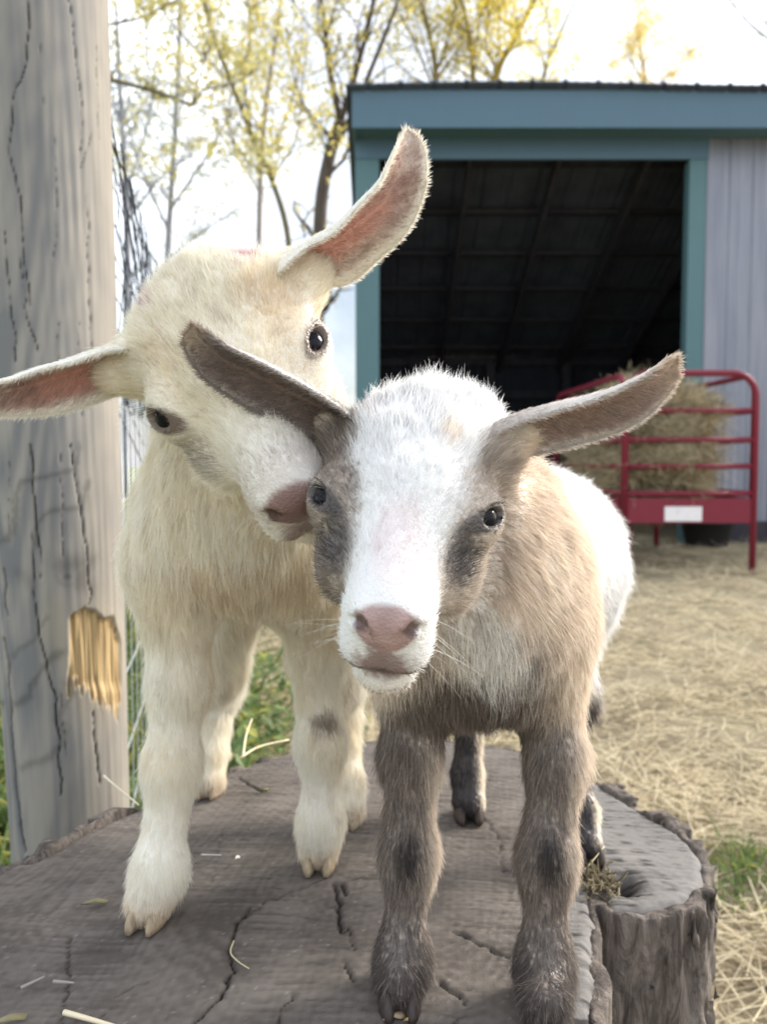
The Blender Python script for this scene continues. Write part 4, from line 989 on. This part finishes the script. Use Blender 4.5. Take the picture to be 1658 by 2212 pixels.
# ============ the blue shed
SY = 8.0
def sx_(u): return P(u, 1005, SY)[0]
def sz_(v, y=SY): return P(829, v, y)[2]
x0, xo0, xo1, xs_ = sx_(765), sx_(820), sx_(1474), sx_(1510); X1 = 7.2
zt, zb, zh, zo = sz_(194, SY - .34), sz_(276, SY - .34), sz_(284), sz_(347); YB = 12.4; ZB = 2.55
shed = empty('open_shed', ((x0 + X1) / 2, SY, 0), 'blue-trimmed open-fronted barn with grey metal siding and a dark interior', 'shed')
def paint(name, c, rough=.55, wear=.25):
    m = Mat(name, rough); n_ = m.noise(m.coord((1, 1, 1)), 3.0, 6); n2_ = m.noise(m.coord((1, 1, .08)), 40, 4)
    cc = m.mix(m.math('MULTIPLY', n_, wear), c, tuple(x * .62 for x in c)); cc = m.mix(m.math('MULTIPLY', n2_, wear * .7), cc, tuple(min(1, x * 1.25 + .02) for x in c)); m.base(cc); m.bump(n2_, .12, .004); return m.m
BLUE = paint('blue_trim', (.098, .172, .235)); TEAL = paint('teal_trim', (.105, .200, .222))
bm = bmesh.new(); add_box(bm, x0, X1, SY - .34, SY - .29, zb, zt, bev=.006); bm_obj('fascia', bm, BLUE, shed)
bm = bmesh.new(); add_box(bm, x0, X1, SY - .288, SY - .03, zb + .03, zb + .045); bm_obj('soffit', bm, TEAL, shed)
bm = bmesh.new(); add_box(bm, x0 - .002, x0 + .04, SY - .288, SY + .3, zb, zt - .19); bm_obj('barge_board', bm, BLUE, shed)
bm = bmesh.new(); add_box(bm, x0 + .02, xs_ + .02, SY - .045, SY, zo, zh, bev=.004); add_box(bm, x0 + .02, X1, SY - .02, SY + .03, zh, zb + .028); bm_obj('header', bm, BLUE, shed)
bm = bmesh.new(); add_box(bm, x0 + .02, xo0, SY - .04, SY + .10, 0, zo - .003, bev=.005); bm_obj('door_jamb', bm, TEAL, shed)
bm = bmesh.new(); add_box(bm, xo1, xs_, SY - .04, SY + .10, 0, zo - .003, bev=.005); bm_obj('door_jamb', bm, TEAL, shed)
# ribbed metal siding right of the opening, and the outer walls
mm = Mat('metal_siding', .45); nn = mm.noise(mm.coord((1, 1, .1)), 8, 5); mm.base(mm.ramp(nn, [(.3, (.22, .235, .29)), (.7, (.31, .325, .38))])); mm.b.inputs['Metallic'].default_value = .25
def ribbed(a, b, z0, z1, pitch=.23, rib=.018, flip=1):
    a, b = Vector(a), Vector(b); L = (b - a).length; d = (b - a) / L; nrm_ = Vector((d.y, -d.x, 0)) * flip; prof = []; x = 0
    while x < L:
        for dx, h_ in ((0, 0), (.012, rib), (.032, rib), (.044, 0), (.09, 0), (.098, rib * .35), (.108, rib * .35), (.116, 0), (.16, 0), (.168, rib * .35), (.178, rib * .35), (.186, 0)):
            if x + dx <= L: prof.append((x + dx, h_))
        x += pitch
    prof.append((L, 0)); v = []; f = []
    for (t, h_) in prof:
        p = a + d * t + nrm_ * h_; v += [(p.x, p.y, z0), (p.x, p.y, z1 if not callable(z1) else z1(p))]
    for i in range(len(prof) - 1): f.append((2 * i, 2 * i + 2, 2 * i + 3, 2 * i + 1))
    return v, f
def zroof(p): return zt + (ZB - zt) / (YB - SY) * (p[1] - SY + .34) - .004
v, f = ribbed((xs_ + .001, SY - .012, 0), (X1, SY - .012, 0), .22, zh - .004); mesh_obj('siding', v, f, mm.m, shed, False)
v, f = ribbed((x0 + .03, YB, 0), (x0 + .03, SY + .11, 0), .0, zroof); mesh_obj('side_wall', v, f, mm.m, shed, False)
v, f = ribbed((X1, SY, 0), (X1, YB, 0), .0, zroof); mesh_obj('side_wall', v, f, mm.m, shed, False)
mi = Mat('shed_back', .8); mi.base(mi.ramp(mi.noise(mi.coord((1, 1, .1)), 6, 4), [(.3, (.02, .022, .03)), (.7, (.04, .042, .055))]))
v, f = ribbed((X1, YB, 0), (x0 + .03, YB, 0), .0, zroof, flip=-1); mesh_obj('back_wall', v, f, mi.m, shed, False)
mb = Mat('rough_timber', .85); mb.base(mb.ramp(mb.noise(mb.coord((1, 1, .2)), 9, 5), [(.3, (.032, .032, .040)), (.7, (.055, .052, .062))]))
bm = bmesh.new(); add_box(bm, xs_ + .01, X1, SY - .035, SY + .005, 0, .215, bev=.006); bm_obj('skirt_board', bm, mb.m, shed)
# girts on the back wall, posts inside
bm = bmesh.new()
for z in (.6, 1.2, 1.8, 2.3): add_box(bm, x0 + .1, X1 - .1, YB - .10, YB - .045, z, z + .12)
bm_obj('wall_girt', bm, mb.m, shed)['kind'] = 'stuff'
for xx in (.4, 1.55, 2.7, 4.6):
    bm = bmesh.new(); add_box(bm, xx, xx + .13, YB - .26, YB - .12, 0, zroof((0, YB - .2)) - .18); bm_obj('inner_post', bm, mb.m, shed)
# roof: corrugated sheet on rafters and purlins
slope = (ZB - zt) / (YB - SY); rv, rf = [], []; xsr = np.arange(x0 - .05, X1 + .1, .0125)
for i, x in enumerate(xsr):
    ph = ((x - x0) % .305) / .305; hgt = .022 * max(0, 1 - abs(ph - .5) / .11) + .006 * max(0, 1 - abs((ph * 3 % 1) - .5) / .2)
    for y in (SY - .40, YB + .15): rv.append((x, y, zt + .012 + slope * (y - SY + .34) + hgt + .018 * math.sin(x * 1.3)))
for i in range(len(xsr) - 1): rf.append((2 * i, 2 * i + 2, 2 * i + 3, 2 * i + 1))
mr = Mat('metal_roof', .55); mr.base(mr.ramp(mr.noise(mr.coord(), 4, 5), [(.35, (.065, .075, .10)), (.7, (.10, .115, .145))])); mr.b.inputs['Metallic'].default_value = .2
rf_o = mesh_obj('roof', rv, rf, mr.m, shed, False)
md = rf_o.modifiers.new('thick', 'SOLIDIFY'); md.thickness = .02; md.offset = -1
for x in (x0 + .1, .85, 1.75, 2.65, 3.6, 4.8, 6.0):
    bm = bmesh.new(); vs = add_box(bm, x, x + .05, SY + .04, YB - .05, -.24, -.09)
    for vv in vs: vv.co.z += zt + slope * (vv.co.y - SY + .34)
    bm_obj('rafter', bm, mb.m, shed)
for y in (SY + .45, SY + 1.15, SY + 1.85, SY + 2.55, SY + 3.25, SY + 3.95):
    bm = bmesh.new(); zz_ = zt + slope * (y - SY + .34); add_box(bm, x0 + .06, X1 - .1, y, y + .09, zz_ - .085, zz_ - .035); bm_obj('purlin', bm, mb.m, shed)

# ============ the red hay feeder
FY = 5.7
def fx(u): return P(u, 1005, FY)[0]
def fz(v): return P(829, v, FY)[2]
RED = paint('red_enamel', (.20, .020, .040), .35, .3)
fl, fr, fb_ = fx(1352), fx(1632), 7.55
feeder = empty('hay_feeder', ((fl + fr) / 2, 6.6, 0), 'red tubular steel hay feeder filled with hay in front of the shed siding', 'feeder')
def panel(a, b, name, rails, ztop, zbot_a, zbot_b, r=.024, corner=.17):
    a, b = Vector(a), Vector(b); d = (b - a).normalized(); L = (b - a).length; g = Geo(); pts = [a + Vector((0, 0, zbot_a))]
    for i in range(9): t = i / 8 * math.pi / 2; pts.append(a + d * corner * (1 - math.cos(t)) + Vector((0, 0, ztop - corner + corner * math.sin(t))))
    for i in range(9): t = i / 8 * math.pi / 2; pts.append(b - d * corner * (1 - math.sin(t)) + Vector((0, 0, ztop - corner + corner * math.cos(t))))
    pts.append(b + Vector((0, 0, zbot_b))); g.tube(pts, r, 10)
    o = g.build(name, RED, feeder)
    for z in rails:
        g = Geo(); g.tube([a + d * .012 + Vector((0, 0, z)), b - d * .012 + Vector((0, 0, z))], r * .85, 8); g.build('rail', RED, feeder)
zr = [fz(v) for v in (887, 950, 1007, 1066)]; ztop = fz(806); zlo = fz(1130)
panel((fl, FY, 0), (fr, FY, 0), 'end_frame', zr, ztop, zlo, .0)
panel((fl - .10, fb_, 0), (fr - .06, fb_, 0), 'end_frame', zr, ztop - .03, 0, .0)
panel((fl, FY + .03, 0), (fl - .10, fb_ - .03, 0), 'side_frame', zr, ztop - .005, zlo, zlo, .022, .16)
panel((fr, FY + .03, 0), (fr - .06, fb_ - .03, 0), 'side_frame', zr, ztop - .005, zlo, zlo, .022, .16)
bm = bmesh.new(); add_box(bm, fl + .02, fr - .02, FY - .008, FY + .006, zlo, fz(1076), bev=.003); add_box(bm, fl + .02, fr - .02, FY + .007, FY + .05, zlo, zlo + .01)
bm_obj('trough_panel', bm, RED, feeder)
bm = bmesh.new(); add_box(bm, fl + .03, fr - .03, FY + .06, fb_ - .02, zlo + .015, zlo + .03); add_box(bm, fl - .02, fl + .0, FY + .08, fb_ - .05, zlo, fz(1076)); add_box(bm, fr - .02, fr, FY + .08, fb_ - .05, zlo, fz(1076)); bm_obj('trough', bm, RED, feeder)
bm = bmesh.new(); add_box(bm, fx(1438), fx(1519), FY - .013, FY - .0095, fz(1126), fz(1094), bev=.001)
ms = Mat('sticker', .5, (.82, .80, .82)); sn = ms.noise(ms.coord((1, 1, 1)), 55, 2); ms.base(ms.mix(ms.ramp(sn, [(.60, 0), (.66, .35)]), (.82, .80, .82), (.45, .45, .55)))
bm_obj('label_plate', bm, ms.m, feeder)
g = Geo(); g.tube([(fx(1412), FY + .5, 0), (fx(1412), FY + .5, zlo + .02)], .017, 8); g.build('leg', RED, feeder)
# low black tub shape put at an unidentified dark patch behind the feeder
bm = bmesh.new(); tx, tyy = 3.10, 7.62
for (z, r_) in ((.0, .19), (.24, .24)):
    pass
prof = [(0, .004), (.18, .004), (.19, .02), (.235, .23), (.25, .235), (.25, .245), (.225, .245), (.18, .03), (0, .025)]
ring = []
for (r_, z) in prof: ring.append([bm.verts.new((tx + max(r_, .001) * math.cos(a), tyy + max(r_, .001) * math.sin(a), z)) for a in np.linspace(0, 2 * math.pi, 32, endpoint=False)])
for i in range(len(prof) - 1):
    for j in range(32): bm.faces.new((ring[i][j], ring[i][(j + 1) % 32], ring[i + 1][(j + 1) % 32], ring[i + 1][j]))
o = bm_obj('tub_shape', bm, Mat('matte_black', .6, (.02, .02, .022)).m, None, True); tag(o, 'low black tub shape on the ground behind the red feeder', 'tub')
# hay heaped inside
cvv, cff = [], []
hc_ = np.array([(fl + fr) / 2 - .10, 6.55, .93]); hr = np.array([.41, .86, .45]); n1, n2 = 26, 36
for i in range(n1 + 1):
    for j in range(n2):
        a, b = math.pi * i / n1, 2 * math.pi * j / n2; d = np.array([math.sin(a) * math.cos(b), math.sin(a) * math.sin(b), math.cos(a)]); d = np.sign(d) * np.abs(d) ** .75
        cvv.append(hc_ + d * hr)
cvv = np.array(cvv); cvv += norm(cvv - hc_) * (.05 * snoise(cvv, .28, 95) + .02 * snoise(cvv, .09, 96))[:, None]
for i in range(n1):
    for j in range(n2): cff.append((i * n2 + j, (i + 1) * n2 + j, (i + 1) * n2 + (j + 1) % n2, i * n2 + (j + 1) % n2))
hayp = empty('hay_pile', tuple(hc_ - np.array([0, 0, .4])), 'heap of greenish-brown hay held inside the red feeder', 'hay')
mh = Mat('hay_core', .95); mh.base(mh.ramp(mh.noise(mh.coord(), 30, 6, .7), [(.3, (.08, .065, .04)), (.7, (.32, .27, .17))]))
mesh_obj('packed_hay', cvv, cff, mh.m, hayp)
Nn = 19000; ii = RNG.integers(0, len(cvv), Nn); rt = cvv[ii] + RNG.normal(0, .03, (Nn, 3)); dr = norm(rt - hc_) * .45 + np.array([0, 0, .15]) + RNG.normal(0, .6, (Nn, 3)) * np.array([1, 1, .6])
rt = np.minimum(rt, np.array([fr - .03, 9, 9])); rt[:, 1] = np.maximum(rt[:, 1], FY + .06)
o = strands('loose_hay', rt, dr, RNG.uniform(.06, .20, Nn), .0017, haycol(Nn, .80) * np.array([1.0, .97, .90]), curl=.4, grav=.15, parent=hayp); o['kind'] = 'stuff'

# ============ trees
rt_ = random.Random(21)
BARK = {}
def bark_mat(c):
    if c not in BARK:
        m = Mat('tree_bark', .9); m.base(m.ramp(m.noise(m.coord((1, 1, .3)), 14, 5), [(.3, tuple(x * .6 for x in c)), (.7, c)])); BARK[c] = m.m
    return BARK[c]
LEAF = attr_mat('young_leaves', .5, .55, .25)
def tree(name, label, limbs, Y, radii, leafcol, nleaf, bcol=(.16, .125, .09), nbr=9, spread=1.0, lsize=.05, twig=.9, group=None, cat='tree', zmin=0):
    """limbs: polylines in photo coordinates at depth Y; the first one is the trunk"""
    base = P(limbs[0][0][0], limbs[0][0][1], Y); base[2] = 0
    root = empty(name, tuple(base), label, cat, group); g = Geo(); tips = []
    for li, lm in enumerate(limbs):
        dy = 0 if li == 0 else rt_.uniform(-.06, .06) * Y
        pts = [P(u, v, Y * (1 + dy / Y * (i / max(1, len(lm) - 1)))) for i, (u, v) in enumerate(lm)]
        if li == 0: pts[0] = base
        C = smooth_path(pts, max(12, 5 * len(lm))); r0, r1 = radii[li]; rr_ = np.linspace(r0, r1, len(C)); g.tube(C, list(rr_), 9)
        for k in range(nbr):
            t = rt_.uniform(.30, 1.0) if li == 0 else rt_.uniform(.08, 1.0); i = min(int(t * (len(C) - 1)), len(C) - 2); p = C[i]
            if p[2] < zmin: continue
            d = norm(C[i + 1] - C[i]); a = rt_.uniform(0, 6.28); out = np.array([math.cos(a), math.sin(a) * .8, rt_.uniform(.1, 1.0)]); d2 = norm(d * .5 + out); L = rt_.uniform(.5, 1.6) * spread * (Y / 13)
            q = [p]; dd = d2.copy()
            for s_ in range(6): dd = norm(dd + np.array([rt_.gauss(0, .22), rt_.gauss(0, .22), rt_.gauss(.05, .16)])); q.append(q[-1] + dd * L / 6)
            rb = max(rr_[i] * .38, .006 * Y / 13); g.tube(q, [rb * (1 - .8 * j / 6) for j in range(7)], 5, False)
            for s_ in range(int(7 * twig) + 1):
                j = rt_.randint(1, 6); p2 = q[j]; dd2 = norm(dd + np.array([rt_.gauss(0, .8), rt_.gauss(0, .8), rt_.gauss(0, .6)])); L2 = L * rt_.uniform(.2, .55); w_ = [p2]
                for s2_ in range(4): dd2 = norm(dd2 + np.array([rt_.gauss(0, .25), rt_.gauss(0, .25), rt_.gauss(-.04, .2)])); w_.append(w_[-1] + dd2 * L2 / 4)
                g.tube(w_, [rb * .42 * (1 - .6 * j2 / 4) for j2 in range(5)], 4, False); tips += w_[1:]
            tips += q[3:]
    g.build('trunk', bark_mat(bcol), root)
    if nleaf and tips:
        tips = np.array(tips); T = tips[RNG.integers(0, len(tips), nleaf)] + RNG.normal(0, .06 * Y / 13, (nleaf, 3)); d = norm(RNG.normal(size=(nleaf, 3)) + np.array([0, 0, -.4])); sdv = norm(np.cross(d, RNG.normal(size=(nleaf, 3)))); s_ = (lsize * RNG.uniform(.5, 1.3, nleaf))[:, None]
        nn = np.cross(d, sdv)
        V = np.stack([T, T + d * s_ + sdv * s_ * .42 + nn * s_ * .1, T + d * s_ * 2, T + d * s_ - sdv * s_ * .42 + nn * s_ * .1], 1).reshape(-1, 3); Fq = np.arange(4 * nleaf).reshape(-1, 4)
        c0, c1_ = np.array(leafcol[0]), np.array(leafcol[1]); cc = c0 + (c1_ - c0) * RNG.random((nleaf, 1)); mesh_obj('crown', V, Fq, LEAF, root, False, np.repeat(cc, 4, 0))
    return root
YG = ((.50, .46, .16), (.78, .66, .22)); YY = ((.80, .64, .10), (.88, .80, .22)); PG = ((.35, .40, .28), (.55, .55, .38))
grp = 'spring trees behind the shed'
tree('tree', 'dark forked tree rising between the cream kid and the shed corner', [[(680, 1085), (684, 800), (691, 480), (712, 340), (736, 262)], [(736, 262), (712, 150), (702, 60), (684, -70)], [(736, 262), (765, 170), (795, 60), (818, -50)], [(712, 340), (760, 250), (802, 150), (850, 30), (880, -60)], [(712, 335), (680, 270), (640, 180), (618, 60)]],
     13, [(.12, .095), (.055, .03), (.055, .03), (.05, .025), (.02, .01)], YG, 1900, (.13, .105, .085), 10, .9)
tree('tree', 'thin tree leaning left across the pale sky above the cream kid', [[(650, 1085), (630, 700), (622, 510), (586, 385), (545, 292), (500, 180), (455, 60), (430, -50)], [(545, 292), (530, 180), (540, 60), (530, -40)], [(586, 385), (640, 300), (655, 180), (665, 60)], [(500, 180), (440, 120), (380, 60), (330, -20)]],
     11, [(.05, .022), (.016, .008), (.014, .008), (.014, .008)], YG, 2400, (.20, .17, .10), 12, .95)
tree('tree', 'mossy limb of the tree hidden by the post, reaching right from it', [[(60, 1085), (70, 600), (90, 200), (100, -60)], [(95, 150), (225, 170), (330, 196), (416, 228)], [(416, 228), (438, 140), (470, 60), (482, -30)], [(416, 228), (440, 196), (500, 182), (560, 150)], [(416, 228), (470, 265), (520, 330), (570, 420)], [(95, 100), (200, 60), (300, 40), (400, -10)], [(95, 250), (220, 330), (330, 400), (420, 450)]],
     8, [(.11, .07), (.028, .013), (.010, .006), (.010, .005), (.006, .003), (.016, .007), (.010, .004)], ((.46, .45, .18), (.72, .62, .24)), 2400, (.22, .19, .12), 11, .9, .036, group=None)
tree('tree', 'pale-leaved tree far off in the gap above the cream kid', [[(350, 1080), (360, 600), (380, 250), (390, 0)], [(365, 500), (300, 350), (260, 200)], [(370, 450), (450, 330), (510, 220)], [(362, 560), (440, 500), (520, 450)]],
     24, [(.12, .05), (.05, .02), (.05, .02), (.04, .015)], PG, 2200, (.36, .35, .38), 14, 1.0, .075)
tree('tree', 'upright yellow-leaved tree behind the left end of the roof', [[(945, 1085), (940, 300), (942, 160), (925, 60), (895, -40)], [(942, 160), (975, 60), (990, -40)], [(940, 200), (900, 100), (860, 20)]], 17, [(.08, .04), (.03, .015), (.03, .015)], YG, 1400, (.30, .24, .10), 11, 1.0, .06)
tree('tree', 'straight slim yellow-barked tree standing behind the shed roof', [[(1028, 1085), (1024, 300), (1022, 150), (1012, 60), (985, -40)], [(1022, 150), (1035, 60), (1060, -30)]], 17, [(.07, .04), (.025, .012)], YY, 1000, (.34, .26, .08), 9, .8, .06)
tree('tree', 'yellow tree leaning right over the middle of the shed roof', [[(1050, 1085), (1058, 300), (1075, 160), (1112, 85), (1165, -20)], [(1075, 160), (1050, 80), (1070, 0)], [(1100, 110), (1150, 90), (1180, 150)]], 18, [(.10, .05), (.03, .015), (.02, .01)], YY, 1500, (.42, .33, .08), 11, .9, .065)
tree('tree', 'sparse thin tree at the right of the yellow group above the roof', [[(1130, 1085), (1160, 300), (1175, 165), (1205, 85), (1250, -10)], [(1190, 120), (1185, 40), (1165, -20)]], 19, [(.06, .022), (.015, .01)], YY, 700, (.30, .27, .20), 8, .6, .055)
tree('tree', 'small yellow treetop showing alone over the shed roof', [[(1400, 1085), (1400, 400), (1395, 190), (1385, 110), (1380, 60)], [(1398, 220), (1450, 150), (1500, 110)], [(1398, 200), (1370, 140), (1350, 120)]], 30, [(.10, .03), (.03, .01), (.03, .01)], ((.80, .62, .18), (.88, .76, .35)), 2600, (.45, .36, .2), 12, .55, .075, zmin=10)
tree('tree', 'bare grey branches reaching in at the top right corner', [[(2050, 1085), (2000, 500), (1850, 200), (1720, 120)], [(1720, 120), (1650, 75), (1600, 30), (1560, -25)], [(1690, 100), (1640, 20), (1620, -40)], [(1650, 75), (1600, 72), (1565, 80)]], 13, [(.12, .05), (.022, .008), (.015, .006), (.007, .003)], ((.5, .5, .3), (.6, .6, .4)), 60, (.30, .33, .33), 3, .35, .04)

tree('tree', 'hazy twiggy tree filling the gap left of the dark forked tree', [[(560, 1085), (560, 500), (572, 250), (600, 60), (610, -60)], [(566, 350), (620, 250), (650, 120), (655, -20)], [(562, 420), (500, 300), (480, 160), (490, 0)], [(575, 230), (540, 120), (560, 0)]],
     20, [(.09, .03), (.03, .012), (.03, .012), (.02, .01)], YG, 2300, (.38, .33, .30), 16, 1.0, .04)
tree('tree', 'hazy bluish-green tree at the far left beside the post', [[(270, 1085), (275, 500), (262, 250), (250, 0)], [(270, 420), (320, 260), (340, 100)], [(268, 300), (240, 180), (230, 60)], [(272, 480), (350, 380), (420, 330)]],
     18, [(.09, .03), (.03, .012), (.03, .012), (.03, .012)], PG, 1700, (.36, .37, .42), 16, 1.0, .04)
# ============ small things lying on the stump
def straw(name, label, uvs, r, c, lift=.0022, cat='straw', hgt=None):
    pts = [G(u, v) + np.array([0, 0, lift + (hgt[i] if hgt else 0)]) for i, (u, v) in enumerate(uvs)]; C = smooth_path(pts, 10); g = Geo(); g.tube(C, list(np.linspace(r, r * .6, 10)), 6)
    o = g.build(name, Mat('dry_stalk', .6, c).m); tag(o, label, cat)
    return o
straw('straw', 'short straw standing up beside the notch in the stump', [(1262, 1888), (1285, 1878), (1306, 1868)], .0007, (.72, .64, .42), hgt=[0, .006, .012])
straw('straw', 'thin curled straw on the stump below the cream kid', [(505, 2040), (498, 2065), (515, 2085), (538, 2100)], .0006, (.50, .44, .28))
straw('straw', 'thick pale straw at the bottom left edge of the picture', [(138, 2195), (200, 2212), (280, 2235)], .0016, (.80, .70, .50))
straw('twig', 'small grey twig lying on the left of the stump', [(45, 2142), (97, 2117)], .0010, (.35, .31, .28), cat='twig')
straw('twig', 'straight grey twig right of the other twig', [(115, 2128), (160, 2131)], .0011, (.33, .29, .26), cat='twig')
straw('straw', 'wispy straw caught on the back left rim beside the post', [(225, 1728), (262, 1742), (300, 1752)], .0011, (.74, .68, .52), hgt=[.02, .012, .003])
straw('straw', 'fine white straw near the front hoof of the cream kid', [(435, 1852), (478, 1853)], .0005, (.70, .68, .62))
straw('straw', 'pale straw lying across the far rim between the cream legs', [(520, 1650), (560, 1630), (625, 1610)], .0013, (.78, .68, .46), hgt=[.004, .006, .004])
straw('straw', 'bent straw poking up at the far rim between the cream legs', [(525, 1640), (532, 1600), (545, 1575)], .0012, (.78, .68, .46), hgt=[.0, .004, .01])
def chip(name, label, u, v, s, ang, c, cat):
    q = G(u, v); g = Geo(); n_ = 9; V = [q + np.array([0, 0, .0045])]
    for j in range(n_):
        a = 2 * math.pi * j / n_; rr2 = s * (1 if abs(math.cos(a)) > .5 else .55) * (.8 + .3 * math.sin(j * 2.3 + u)); x, y = rr2 * math.cos(a) * 1.5, rr2 * math.sin(a) * .6
        V.append(q + np.array([x * math.cos(ang) - y * math.sin(ang), x * math.sin(ang) + y * math.cos(ang), .0022 + .0012 * math.sin(a * 2)]))
    F2 = [(0, 1 + j, 1 + (j + 1) % n_) for j in range(n_)]; o = mesh_obj(name, V, F2, Mat(cat + '_surface', .6, c).m, None, True)
    md = o.modifiers.new('thick', 'SOLIDIFY'); md.thickness = .0009; tag(o, label, cat)
chip('dry_leaf', 'curled olive leaf on the stump left of the cream kid', 203, 1955, .0058, .3, (.24, .22, .12), 'leaf')
chip('dry_leaf', 'olive leaf scrap at the bottom left corner of the stump', 15, 2210, .007, .5, (.28, .25, .14), 'leaf')
chip('dry_leaf', 'small green-brown leaf near the far rim of the stump', 571, 1712, .0045, .0, (.16, .15, .07), 'leaf')
chip('wood_chip', 'tiny white chip on the stump between the cream front feet', 511, 1860, .0028, 1.2, (.80, .76, .70), 'chip')
chip('feed_pellet', 'ochre crumb just in front of the dark left hoof', 858, 2203, .006, .3, (.42, .32, .20), 'crumb')
chip('feed_pellet', 'small yellow crumb right of the ochre crumb', 886, 2211, .0032, .0, (.50, .38, .18), 'crumb')
# dry moss and crumbs packed in the notch
n = 260; q0 = G(1286, 1900); rtm = q0 + np.column_stack([RNG.normal(0, .008, n), RNG.normal(0, .010, n), RNG.uniform(-.006, .003, n)])
o = strands('moss', rtm, RNG.normal(0, 1, (n, 3)) + np.array([0, 0, .6]), RNG.uniform(.003, .010, n), .0006, haycol(n, .5) * np.array([.75, .72, .65]), curl=.4); tag(o, 'dry crumbly moss packed in the notch of the stump', 'moss', kind='stuff')
